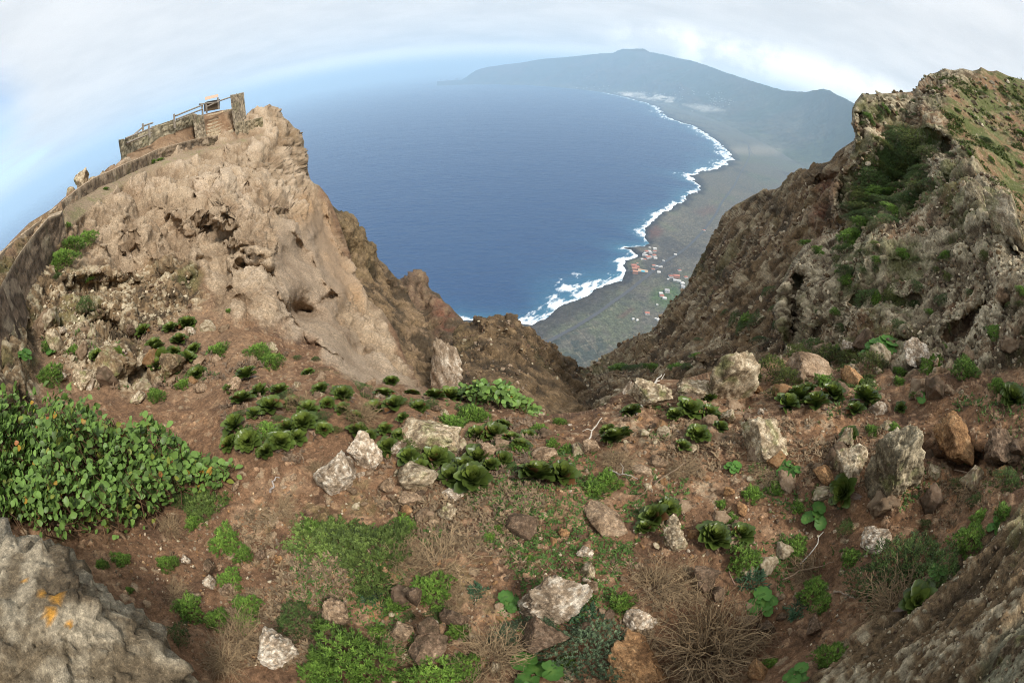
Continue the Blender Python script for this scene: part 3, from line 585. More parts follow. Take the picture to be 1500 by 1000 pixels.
# coastal plain
az = np.radians(np.arange(-12, 64, .115)); el = np.radians(np.r_[np.arange(2.1, 6, .06), np.arange(6, 46, .115)])
A_, E_ = np.meshgrid(az, el); rho = -SEA_Z/np.tan(E_)
XY = np.c_[(rho*np.sin(A_)).ravel(), (rho*np.cos(A_)).ravel()]
sd = coast_sd(XY); sd0 = coast_sd(XY, 0); rr = np.hypot(XY[:, 0], XY[:, 1]); p3 = np.c_[XY, np.zeros(len(XY))]
ft = rr**2/(-SEA_Z)*.002*1.2
scl = np.clip(rr/2500, .5, 2.5)
h = 7*np.tanh(sd/(14*scl))+np.clip(sd, 0, 400)*.015+np.clip(sd-400, 0, 1e5)*.03
h += sstep(0, 30, sd)*(fbm(p3, 90, 6, .6, seed=44, foot=ft, kind='r')*4*sstep(260, 30, sd)+fbm(p3, 140, 5, .55, seed=45, foot=ft)*5)
h = np.where(sd < 0, np.maximum(sd*.35, -12)+fbm(p3, 25, 3, seed=46)*1.5, h)
V = np.c_[XY, SEA_Z+h]
def pxz(XYc, z=SEA_Z):       # where a point of the plain stands in the photograph's frame (for tracing roads and fields)
    v = np.c_[XYc, np.full(len(XYc), z)]; v = v/np.linalg.norm(v, axis=1)[:, None]
    a = v[:, 0]; c = v[:, 1]*math.cos(PITCH)-v[:, 2]*math.sin(PITCH); bb = v[:, 1]*math.sin(PITCH)+v[:, 2]*math.cos(PITCH)
    th = np.arccos(np.clip(c, -1, 1)); r = 2*FOC*np.sin(th/2); q = np.hypot(a, bb)+1e-9
    return np.c_[750+r*a/q, 500-r*bb/q]
Qp = pxz(XY)
n = len(V); vb = fbm(p3, 600, 4, .6, seed=51); v1 = fbm(p3, 120, 5, .6, seed=52, foot=ft); v2 = fbm(p3, 22, 4, .7, seed=53, foot=ft)
lava = np.array([.034, .030, .030]); fld = np.array([.100, .088, .066]); dry = np.array([.180, .145, .100]); grn = np.array([.078, .095, .048])
c = mix(np.tile(fld, (n, 1)), dry, sstep(-.1, .5, v1+.6*v2+.3*vb)*.65)
c = mix(c, grn, sstep(.05, .4, vb+.7*v1+.4*v2)*.6)
c = mix(c, np.array([.105, .098, .075]), sstep(3000, 6000, rr)*.6)
c = mix(c, lava*1.4, sstep(.15, .35, fbm(p3, 330, 5, .6, seed=55))*.6)
c = mix(c, np.array([.26, .22, .16]), sstep(.34, .42, v2+.2*v1)*.5)
c = mix(c, lava, np.clip(sstep(70, 15, sd/scl+v1*45)+sstep(.1, .25, v2-.1)*.3, 0, 1))
beach = zone(Qp, [(690, 500), (780, 474), (830, 448), (905, 415), (925, 405), (905, 418), (880, 440), (840, 470), (790, 500), (760, 540)], 8)
c = mix(c, np.array([.050, .042, .036]), beach*.85)
crater = zone(Qp, [(780, 500), (840, 488), (880, 500), (900, 520), (860, 560), (800, 560)], 10)
c = mix(c, np.array([.045, .050, .042]), crater*.8*(.6+.4*np.sign(v2)))
redl = np.maximum(zone(Qp, [(950, 340), (960, 333), (972, 340), (965, 350), (953, 352)], 5), zone(Qp, [(1015, 312), (1045, 303), (1050, 312), (1030, 320)], 6)*.7)
redl = np.maximum(redl, zone(Qp, [(902, 470), (922, 455), (930, 456), (912, 470)], 3)*.7)
c = mix(c, np.array([.11, .050, .036]), redl*.8)
pf = np.maximum(zone(Qp, [(1070, 218), (1110, 215), (1145, 220), (1140, 228), (1100, 228), (1075, 226)], 6), zone(Qp, [(1005, 155), (1040, 157), (1058, 162), (1030, 163)], 3))
pf = np.maximum(pf, zone(Qp, [(920, 138), (960, 139), (998, 147), (990, 150), (950, 146)], 3)*sstep(-.1, .2, v2))
c = mix(c, np.array([.42, .35, .26]), pf*.6*sstep(-.3, .3, v1+v2))
gr = zone(Qp, [(955, 430), (990, 420), (1000, 440), (975, 455), (950, 445)], 8)
c = mix(c, np.array([.05, .10, .02]), gr*.6)
fw = (np.abs((XY@np.array([.94, .34])+v1*9) % 46-23) < 1.3)|(np.abs((XY@np.array([-.34, .94])+v1*9) % 62-31) < 1.3)   # dry-stone field edges
c = mix(c, np.where((v1 > 0)[:, None], lava*.8, dry*1.3), fw*sstep(60, 120, sd)*.35*(vb > -.1)*sstep(4500, 2500, rr))
M_LAND = rock_mat('coastal land', .05, .6, 2.0, .35, grain=4.0)
I = np.arange(n).reshape(A_.shape); Fq = np.stack([I[:-1, :-1].ravel(), I[1:, :-1].ravel(), I[1:, 1:].ravel(), I[:-1, 1:].ravel()], 1)
Fq = Fq[(sd[Fq] > -40*scl[Fq]).any(1)]
uniq, inv = np.unique(Fq, return_inverse=True)
plain = mesh_np('coastal_plain', V[uniq], inv.reshape(Fq.shape), M_LAND, c[uniq]); plain['kind'] = 'structure'
bvh_plain = BVHTree.FromPolygons([tuple(v) for v in V[uniq]], inv.reshape(Fq.shape).tolist())
def plain_z(x, y):
    hit = bvh_plain.ray_cast(Vector((x, y, 500)), Vector((0, 0, -1)))
    return hit[0].z if hit[0] else SEA_Z

def project0(v):
    v = v/np.linalg.norm(v, axis=1)[:, None]
    a = v[:, 0]; c = v[:, 1]*math.cos(PITCH)-v[:, 2]*math.sin(PITCH); bb = v[:, 1]*math.sin(PITCH)+v[:, 2]*math.cos(PITCH)
    th = np.arccos(np.clip(c, -1, 1)); r = 2*FOC*np.sin(th/2); q = np.hypot(a, bb)+1e-9
    return np.c_[750+r*a/q, 500-r*bb/q]
# roads on the plain
def ribbon(name, pts_px, width, colr_, dz=1.2, n_per=14, mat=None):
    g = px_ground(pts_px); t = np.r_[0, np.cumsum(np.linalg.norm(np.diff(g, axis=0), axis=1))]
    s = np.linspace(0, t[-1], int(len(pts_px)*n_per)); x = np.interp(s, t, g[:, 0]); y = np.interp(s, t, g[:, 1])
    for _ in range(6):
        x[1:-1] = (x[:-2]+2*x[1:-1]+x[2:])/4; y[1:-1] = (y[:-2]+2*y[1:-1]+y[2:])/4
    tx, ty = np.gradient(x), np.gradient(y); l = np.hypot(tx, ty); nx, ny = -ty/l, tx/l
    V = []
    for k in (-1, 1):
        for a, b_, c_, d_ in zip(x, y, nx, ny):
            u, v = a+k*width/2*c_, b_+k*width/2*d_; V.append((u, v, plain_z(u, v)+dz))
    n_ = len(x); F_ = np.array([(i, i+1, n_+i+1, n_+i) for i in range(n_-1)])
    o = mesh_np(name, np.array(V), F_, mat); o['kind'] = 'structure'; return o
M_ROAD = plain_mat('grey road', (.085, .083, .085), .9, .15, .02)
ribbon('road', [(700, 545), (770, 520), (845, 483), (870, 468), (900, 445), (925, 425), (945, 412), (957, 398), (968, 390), (985, 380), (1000, 374), (1010, 362), (1016, 355), (1024, 350), (1034, 336), (1048, 318), (1056, 300), (1075, 275), (1083, 258), (1092, 243), (1098, 230), (1096, 215), (1085, 195), (1078, 175), (1070, 160)], 11, None, 2.0, mat=M_ROAD)
ribbon('road', [(1096, 215), (1102, 228), (1125, 240), (1160, 243), (1200, 240)], 9, None, 1.5, mat=M_ROAD)
ribbon('road', [(918, 399), (935, 402), (950, 404), (958, 397)], 9, None, 2.0, mat=M_ROAD)

# mountains
RIDGE = [(640, 119.5, 19000, 17500), (676, 117.0, 18600, 17300), (684, 112.5, 18500, 17200), (690, 108, 18300, 17000), (697, 104, 18200, 16800), (704, 101, 18000, 16500), (720, 98, 17800, 16200), (740, 94.5, 17600, 15900), (766, 92, 17300, 15500), (792, 87, 17000, 15000), (840, 83, 16500, 14000), (880, 78.5, 16000, 13200), (898, 78, 15700, 12700), (906, 74, 15600, 12500),
         (912, 72.5, 15500, 12300), (928, 72, 15400, 12100), (944, 72, 15200, 11800), (952, 77, 15000, 11600), (962, 78, 14700, 11200), (984, 83, 14200, 10600), (1020, 91, 13300, 9500), (1056, 104, 12000, 8300), (1100, 119, 10600, 7000), (1150, 133, 9300, 5800), (1180, 135, 8700, 5200), (1196, 133, 8300, 4900), (1206, 130.5, 8100, 4800), (1216, 133, 7900, 4600), (1230, 140, 7400, 4200), (1252, 152, 6800, 3800), (1300, 160, 5800, 3200), (1400, 190, 4600, 2600), (1500, 240, 3800, 2200)]
ra, re = azel(np.array([r[0] for r in RIDGE]), np.array([r[1] for r in RIDGE]))
rR = np.array([r[2] for r in RIDGE], float); rF = np.array([r[3] for r in RIDGE], float); rF = np.minimum(rF, rR*.9)
az = np.arange(ra[0], 66, .07); T = np.r_[np.linspace(-.12, 1, 110), np.linspace(1.02, 1.5, 12)]
eR = np.interp(az, ra, re); dR = np.interp(az, ra, rR); dF = np.interp(az, ra, rF)
A_, T_ = np.meshgrid(np.radians(az), T); dR_, dF_, eR_ = np.broadcast_to(dR, A_.shape), np.broadcast_to(dF, A_.shape), np.broadcast_to(eR, A_.shape)
rho = dF_+(dR_-dF_)*T_; zR = dR_*np.tan(np.radians(eR_))
XY = np.c_[(rho*np.sin(A_)).ravel(), (rho*np.cos(A_)).ravel()]; p3 = np.c_[XY, np.zeros(A_.size)]
sdc = coast_sd(XY); zf = np.where(sdc < 0, -30, 4+np.clip(sdc, 0, 400)*.015+np.clip(sdc-400, 0, 1e5)*.03).reshape(A_.shape)
zf = np.minimum(zf, 260)
t = np.clip(T_, 0, 1); kx = sstep(18, 36, np.degrees(A_)); prof = (.30*t+.70*t**1.7)*(1-kx)+(.25*t+.75*t**2.6)*kx
z = SEA_Z+zf-25*(T_ < 0)+(zR-SEA_Z-zf)*prof
wp = np.c_[fbm(p3, 1400, 3, seed=75), fbm(p3, 1400, 3, seed=76), np.zeros(A_.size)]*500
gul = fbm(p3+wp, 1300, 7, .56, seed=78, kind='r').reshape(A_.shape)
z = z+gul*150*np.sin(np.pi*np.clip(t, 0, 1))**.8*np.clip((zR-SEA_Z)/1000, .15, 1)*(1-.6*kx)+fbm(p3, 500, 6, .58, seed=79).reshape(A_.shape)*26*sstep(0, .3, t)
z = np.where(T_ > 1, zR-(T_-1)*300+fbm(p3, 400, 5, seed=79).reshape(A_.shape)*14, z)
V = np.c_[XY, z.ravel()]; n = len(V); vb = fbm(p3, 900, 5, .6, seed=80); g_ = gul.ravel(); v1 = fbm(p3, 260, 5, .6, seed=81); tt = T_.ravel(); kk = kx.ravel()
c0 = mix(np.tile(np.array([.105, .098, .070]), (n, 1)), np.array([.075, .085, .045]), sstep(-.2, .4, v1+vb)); c0 = mix(c0, np.array([.22, .19, .13]), sstep(.2, .5, v1-vb*.4)*.5)
c = mix(np.tile(np.array([.050, .060, .038]), (n, 1)), np.array([.100, .075, .055]), sstep(-.2, .4, g_+.4*v1)); c = mix(c, np.array([.035, .055, .022]), sstep(0, .4, vb)*.7)
c = c*.6; c0 = c0*.85; c = mix(c0, c, sstep(.05, .35, tt)*(1-.5*kk))
pq = project0(V)
c = mix(c, np.array([.60, .55, .46]), np.maximum(zone(pq, [(905, 135), (960, 137), (1000, 146), (992, 151), (950, 147), (905, 141)], 2)*sstep(-.25, .1, v1), zone(pq, [(1000, 153), (1040, 155), (1062, 162), (1030, 164)], 3)*.7)*.9)
c = mix(c, np.array([.60, .50, .38]), zone(pq, [(1070, 218), (1110, 215), (1145, 220), (1140, 228), (1100, 228), (1075, 226)], 9)*.35)
I = np.arange(n).reshape(A_.shape); Fq = np.stack([I[:-1, :-1].ravel(), I[:-1, 1:].ravel(), I[1:, 1:].ravel(), I[1:, :-1].ravel()], 1)[:, ::-1]
V_MNT, F_MNT = V, Fq
mnt = mesh_np('mountains', V, Fq, rock_mat('mountain slope', .004, .5, 20, .3, grain=4), c); mnt['kind'] = 'structure'

# ------------------------------------------------------------------ haze, sky, sun, camera
def box(lo, hi):
    V = np.array([(x, y, z) for x in (lo[0], hi[0]) for y in (lo[1], hi[1]) for z in (lo[2], hi[2])], float)
    F_ = np.array([(0, 1, 3, 2), (4, 6, 7, 5), (0, 4, 5, 1), (2, 3, 7, 6), (0, 2, 6, 4), (1, 5, 7, 3)]); return V, F_
HAZE = 8.5e-5
if HAZE:
    m = bpy.data.materials.new('haze air'); m.use_nodes = True; nt = m.node_tree; nt.nodes.clear()
    pv = N(nt, 'ShaderNodeVolumePrincipled'); pv.inputs['Color'].default_value = (.60, .82, 1.0, 1); pv.inputs['Density'].default_value = HAZE; pv.inputs['Anisotropy'].default_value = -.1
    out = N(nt, 'ShaderNodeOutputMaterial'); nt.links.new(pv.outputs[0], out.inputs['Volume'])
    V, F_ = box((-64000, -64000, SEA_Z-14), (64000, 64000, 775)); hz = mesh_np('haze', V, F_, m, smooth=False)
    tag(hz, 'pale blue sea haze filling the air over the bay', 'haze', kind='stuff')

SUN_EL, SUN_AZ = 52.0, 128.0        # azimuth from +y towards +x
w = bpy.data.worlds.new('World'); S.world = w; w.use_nodes = True; nt = w.node_tree; L = nt.links; nt.nodes.clear()
sky = N(nt, 'ShaderNodeTexSky'); sky.sky_type = 'NISHITA'; sky.sun_disc = False; sky.sun_elevation = math.radians(SUN_EL); sky.sun_rotation = math.radians(SUN_AZ); sky.altitude = 650
tc = N(nt, 'ShaderNodeTexCoord'); sx = N(nt, 'ShaderNodeSeparateXYZ'); L.new(tc.outputs['Generated'], sx.inputs[0])
def M(op, a, b_=None, c_=None, clamp=False):
    n_ = N(nt, 'ShaderNodeMath', operation=op); n_.use_clamp = clamp
    for i_, v_ in enumerate((a, b_, c_)):
        if v_ is None: continue
        if isinstance(v_, (int, float)): n_.inputs[i_].default_value = v_
        else: L.new(v_, n_.inputs[i_])
    return n_.outputs[0]
zc = M('MAXIMUM', sx.outputs[2], 0.0); den = M('ADD', zc, .09)
cx = M('DIVIDE', sx.outputs[0], den); cy = M('DIVIDE', sx.outputs[1], den)
cb = N(nt, 'ShaderNodeCombineXYZ'); L.new(cx, cb.inputs[0]); L.new(cy, cb.inputs[1])
n1 = noise_node(nt, cb.outputs[0], .42, 7, .58); n1.inputs['Distortion'].default_value = .6
n2 = noise_node(nt, cb.outputs[0], 1.3, 6, .6)
def MR(v, a, b_, c_, d_, smooth=True):
    n_ = N(nt, 'ShaderNodeMapRange'); n_.interpolation_type = 'SMOOTHSTEP' if smooth else 'LINEAR'
    for k_, x_ in zip(('From Min', 'From Max', 'To Min', 'To Max'), (a, b_, c_, d_)): n_.inputs[k_].default_value = x_
    L.new(v, n_.inputs['Value']); return n_.outputs['Result']
# cloud cover: closed towards +x, open far to the left; a clear strip low over the sea
cover = M('ADD', MR(sx.outputs[0], -1.0, -.70, 0.1, 1.0), M('MULTIPLY', M('SUBTRACT', n1.outputs['Fac'], .5), 1.6), clamp=False)
low = MR(sx.outputs[2], .005, .06, 0.15, 1.0)
inl = MR(sx.outputs[0], .0, .25, 0.0, 1.0)
mask = M('MULTIPLY', MR(cover, .25, .75, 0.0, 1.0), M('MAXIMUM', low, inl), clamp=True)
cloudc = N(nt, 'ShaderNodeMix', data_type='RGBA'); cloudc.inputs[6].default_value = (.56, .58, .60, 1); cloudc.inputs[7].default_value = (.66, .67, .68, 1)
L.new(MR(n2.outputs['Fac'], .30, .70, 0.0, 1.0), cloudc.inputs[0])
sk = N(nt, 'ShaderNodeVectorMath', operation='SCALE'); sk.inputs['Scale'].default_value = .12; L.new(sky.outputs[0], sk.inputs[0])
n3 = noise_node(nt, tc.outputs['Generated'], 9.0, 6, .6)
puff = M('MULTIPLY', M('MULTIPLY', MR(sx.outputs[2], .01, .03, 0.0, 1.0), MR(sx.outputs[2], .15, .085, 0.0, 1.0)), M('MULTIPLY', MR(sx.outputs[0], .12, .35, 0.0, 1.0), MR(n3.outputs['Fac'], .40, .60, .25, 1.0)))
band = M('MULTIPLY', M('MULTIPLY', MR(sx.outputs[2], .0, .02, 0.0, 1.0), MR(sx.outputs[2], .07, .035, 0.0, 1.0)), MR(sx.outputs[0], -.75, -.35, 0.0, .8))
cl2 = N(nt, 'ShaderNodeMix', data_type='RGBA'); cl2.inputs[7].default_value = (1.15, 1.14, 1.12, 1); L.new(M('MAXIMUM', puff, band), cl2.inputs[0]); L.new(cloudc.outputs[2], cl2.inputs[6]); cloudc = cl2
mxs = N(nt, 'ShaderNodeMix', data_type='RGBA'); L.new(mask, mxs.inputs[0]); L.new(sk.outputs[0], mxs.inputs[6]); L.new(cloudc.outputs[2], mxs.inputs[7])
bg = N(nt, 'ShaderNodeBackground'); bg.inputs['Strength'].default_value = 1.0; L.new(mxs.outputs[2], bg.inputs['Color'])
wo = N(nt, 'ShaderNodeOutputWorld'); L.new(bg.outputs[0], wo.inputs['Surface'])
try: w.cycles.sampling_method = 'MANUAL'; w.cycles.sample_map_resolution = 512
except Exception: pass

sl = bpy.data.lights.new('sun', 'SUN'); sl.energy = 2.9; sl.angle = math.radians(10); sl.color = (1, .96, .9)
so = bpy.data.objects.new('sun', sl); COL.objects.link(so)
a, e = math.radians(SUN_AZ), math.radians(SUN_EL)
sdir = Vector((math.sin(a)*math.cos(e), math.cos(a)*math.cos(e), math.sin(e)))
so.rotation_euler = sdir.to_track_quat('Z', 'Y').to_euler()

cam = bpy.data.cameras.new('camera'); co = bpy.data.objects.new('camera', cam); COL.objects.link(co); S.camera = co
co.location = (0, 0, 0); co.rotation_euler = (math.pi/2-PITCH, 0, 0)
cam.type = 'PANO'; cam.sensor_fit = 'HORIZONTAL'; cam.sensor_width = 17.3; cam.sensor_height = 11.53
cam.panorama_type = 'FISHEYE_EQUISOLID'; cam.fisheye_lens = FOC/1500*17.3; cam.fisheye_fov = math.radians(220)
cam.clip_start = .05; cam.clip_end = 200000
S.view_settings.view_transform = 'Standard'; S.view_settings.look = 'None'; S.view_settings.gamma = 1; S.view_settings.exposure = .55
S.view_settings.use_curve_mapping = False
cy_ = S.cycles
cy_.use_adaptive_sampling = True; cy_.adaptive_threshold = .012; cy_.use_denoising = True; cy_.pixel_filter_type = 'BLACKMAN_HARRIS'; cy_.filter_width = 1.0
try: cy_.denoiser = 'OPENIMAGEDENOISE'; cy_.denoising_input_passes = 'RGB_ALBEDO_NORMAL'; cy_.denoising_prefilter = 'FAST'
except Exception as ex: print(ex)
cy_.max_bounces = 6; cy_.diffuse_bounces = 3; cy_.glossy_bounces = 2; cy_.transmission_bounces = 3; cy_.volume_bounces = 5; cy_.transparent_max_bounces = 8
cy_.caustics_reflective = False; cy_.caustics_refractive = False; cy_.sample_clamp_indirect = 4

# ------------------------------------------------------------------ placing things on the hillside
def project(v):
    v = np.asarray(v, float); v = v/np.linalg.norm(v, axis=1)[:, None]
    a = v[:, 0]; c = v[:, 1]*math.cos(PITCH)-v[:, 2]*math.sin(PITCH); bb = v[:, 1]*math.sin(PITCH)+v[:, 2]*math.cos(PITCH)
    th = np.arccos(np.clip(c, -1, 1)); r = 2*FOC*np.sin(th/2); q = np.hypot(a, bb)+1e-9
    return np.c_[750+r*a/q, 500-r*bb/q]
_nn = np.zeros(len(NP_)*3, f32)
_gp = np.zeros(len(NP_)*3, f32); terr_near.data.vertices.foreach_get('co', _gp); _gp = _gp.reshape(-1, 3)
terr_near.data.vertex_normals.foreach_get('vector', _nn); _nn = _nn.reshape(-1, 3)
_gq = project(_gp); _gd = np.linalg.norm(_gp, axis=1)
_BIN = 6
_key = (np.floor(_gq[:, 1]/_BIN).astype(int)+50)*400+(np.floor(_gq[:, 0]/_BIN).astype(int)+50)
_ord = np.argsort(_key, kind='stable'); _ks = _key[_ord]
def hit(px, py):
    """the point of the hillside seen at a picture position, its normal, its distance"""
    best = None
    for rr_ in (1, 3, 8):
        ids = []
        for j in range(-rr_, rr_+1):
            k0 = (int(py//_BIN)+50+j)*400+int(px//_BIN)+50
            a_, b_ = np.searchsorted(_ks, k0-rr_), np.searchsorted(_ks, k0+rr_, 'right')
            ids.append(_ord[a_:b_])
        ids = np.concatenate(ids)
        if len(ids):
            sc = np.hypot(_gq[ids, 0]-px, _gq[ids, 1]-py)+_gd[ids]*.15
            best = ids[np.argmin(sc)]; break
    if best is None: best = int(np.argmin(np.hypot(_gq[:, 0]-px, _gq[:, 1]-py)))
    return Vector(_gp[best].tolist()), Vector(_nn[best].tolist()), float(_gd[best])
def PT(px, py, D):
    return Vector((ray(px, py)*D).tolist())
def face_rot(p, up, spin=0.0):
    """rotation whose z is up, whose x runs across the line of sight"""
    up = up.normalized(); x = Vector((p.y, -p.x, 0)).normalized()
    x = (x-up*x.dot(up)).normalized(); y = up.cross(x)
    m = Matrix((x, y, up)).transposed(); return (m @ Matrix.Rotation(spin, 3, 'Z')).to_euler()

# ------------------------------------------------------------------ stones
def ico(sub):
    import bmesh
    bm = bmesh.new(); bmesh.ops.create_icosphere(bm, subdivisions=sub, radius=1)
    V = np.array([v.co[:] for v in bm.verts]); F_ = np.array([[v.index for v in f.verts] for f in bm.faces]); bm.free(); return V, F_
ICO = {k: ico(k) for k in (2, 3, 4, 5, 6)}
SCOL = {'lichengrey': (C['rockd']*1.1, np.array([.145, .110, .068]), np.array([.40, .335, .235]), .7),   # dark, mid, pale, pale share
    'lichen': (C['rockd']*1.6, np.array([.30, .225, .14]), np.array([.58, .48, .33]), .85), 'white': (np.array([.18, .13, .085]), np.array([.38, .29, .20]), np.array([.66, .58, .46]), .85),
    'tan': (np.array([.13, .085, .05]), np.array([.27, .185, .115]), np.array([.42, .32, .22]), .5), 'brown': (C['rockd'], np.array([.15, .098, .062]), np.array([.30, .22, .15]), .45),
    'orange': (np.array([.14, .075, .035]), np.array([.30, .165, .075]), np.array([.40, .27, .15]), .5), 'grey': (C['rockd'], C['grey']*.75, C['pale']*.9, .7), 'darkgrey': (C['rockd'], C['rock'], C['pale']*.8, .6)}
def stone_mesh(seed, dims, kind='tan', sub=4, rough=1.0, planes=13, spots=None, name='boulder', flat=False):
    r = np.random.default_rng(seed); V, F_ = ICO[sub]; P = V.copy()
    for k in range(planes):
        nrm = r.normal(size=3); nrm /= np.linalg.norm(nrm); h = r.uniform(.42, .82)
        d = P@nrm-h; P -= np.outer(np.maximum(d, 0)*.97, nrm)
    P = (P-(P.max(0)+P.min(0))/2)/((P.max(0)-P.min(0))/2); off = r.uniform(0, 60, 3); q = P+off
    P = P*(1+.16*rough*fbm(q, 1.0, 3)[:, None])
    if sub >= 4:
        b1, c1 = blocks(q, .55, int(seed) % 50); b2, c2 = blocks(q, .22, int(seed) % 50+1)
        P = P*(1+rough*(.16*b1+.09*b2+.05*fbm(q, .25, 4, .6, seed=2))[:, None])
    else: c2 = np.full(len(P), .5)
    if sub >= 6: P = P*(1+rough*(.035*blocks(q, .12, 5)[0]+.02*blocks(q, .05, 6)[0]+.02*fbm(q, .1, 4, .7, seed=8)))[:, None]
    if sub >= 5: P = P*(1+rough*.045*blocks(q, .09, 3)[0][:, None])
    P = P*np.array(dims); md_ = max(dims)
    if sub >= 6:
        nr_ = P/np.linalg.norm(P, axis=1)[:, None]; qq = P/md_+off
        P = P+nr_*(md_*(.045*blocks(qq, .22, 11)[0]*.22/.22+.022*blocks(qq, .09, 12)[0]+.05*fbm(qq, .3, 6, .62, seed=13)))[:, None]
    q = P/md_*1.15+off
    dark, mid, pale, pa = SCOL[kind]
    v = fbm(q, .8, 5, .65, seed=5); v2 = fbm(q, .18, 4, .7, seed=6)
    c = mix(np.tile(mid, (len(P), 1)), dark, sstep(-.05, .5, -v-.4*v2)); c = mix(c, pale, sstep(.0, .35, v2*.8+.5*v+.3*(c2-.5)+(.08 if kind in ('lichen', 'white', 'lichengrey') else -.05))*pa)
    if kind in ('lichen', 'grey', 'darkgrey'): c = mix(c, C['moss']*1.5, sstep(.12, .4, fbm(q, .5, 4, .6, seed=9)+.3*v2)*.45)
    c *= r.uniform(.85, 1.15)
    if spots is not None:
        for s_ in spots:
            d = np.linalg.norm(P-np.array(s_[:3]), axis=1)+.04*v2; c = mix(c, C['ochre'], (d < s_[3]).astype(float)*sstep(-.15, .05, v2))
    return mesh_np(name, P, F_, M_STONE, np.clip(c, .01, .8), smooth=not flat, link=False)
M_STONE = rock_mat('weathered stone', 45, .6, .01, .45)
def boulder(px, py, w, h, kind, label, group=None, sub=4, depth=.75, tilt=0.0, spin=None, sink=.30, hz=None, cat='boulder', name='boulder', rough=1.0, D=None, spots=None, lean=0.0, upn=.35):
    """px, py: where the base centre shows; w, h: size in the picture"""
    p, nrm, d = hit(px, py)
    if D: p = PT(px, py, D); d = D
    s = d/FOC; el_ = abs(math.asin(max(-1, min(1, p.z/d))))
    W = w*s/2*.96; H = hz if hz else max(.38*W, (h*s/2-.55*W*depth*math.sin(el_))/math.cos(el_))*1.12
    me = stone_mesh(int(px*7+py*13), (W, W*depth, H), kind, sub, rough, name=name, spots=spots)
    o = obj(name, me); up = Vector((0, 0, 1)).lerp(nrm, upn)
    o.rotation_euler = (face_rot(p, up).to_matrix() @ Matrix.Rotation(tilt, 3, 'Y') @ Matrix.Rotation(lean, 3, 'X') @ Matrix.Rotation(spin if spin is not None else random.uniform(-.2, .2), 3, 'Z')).to_euler()
    o.location = p+up.normalized()*H*(1-2*sink)
    return tag(o, label, cat, group)
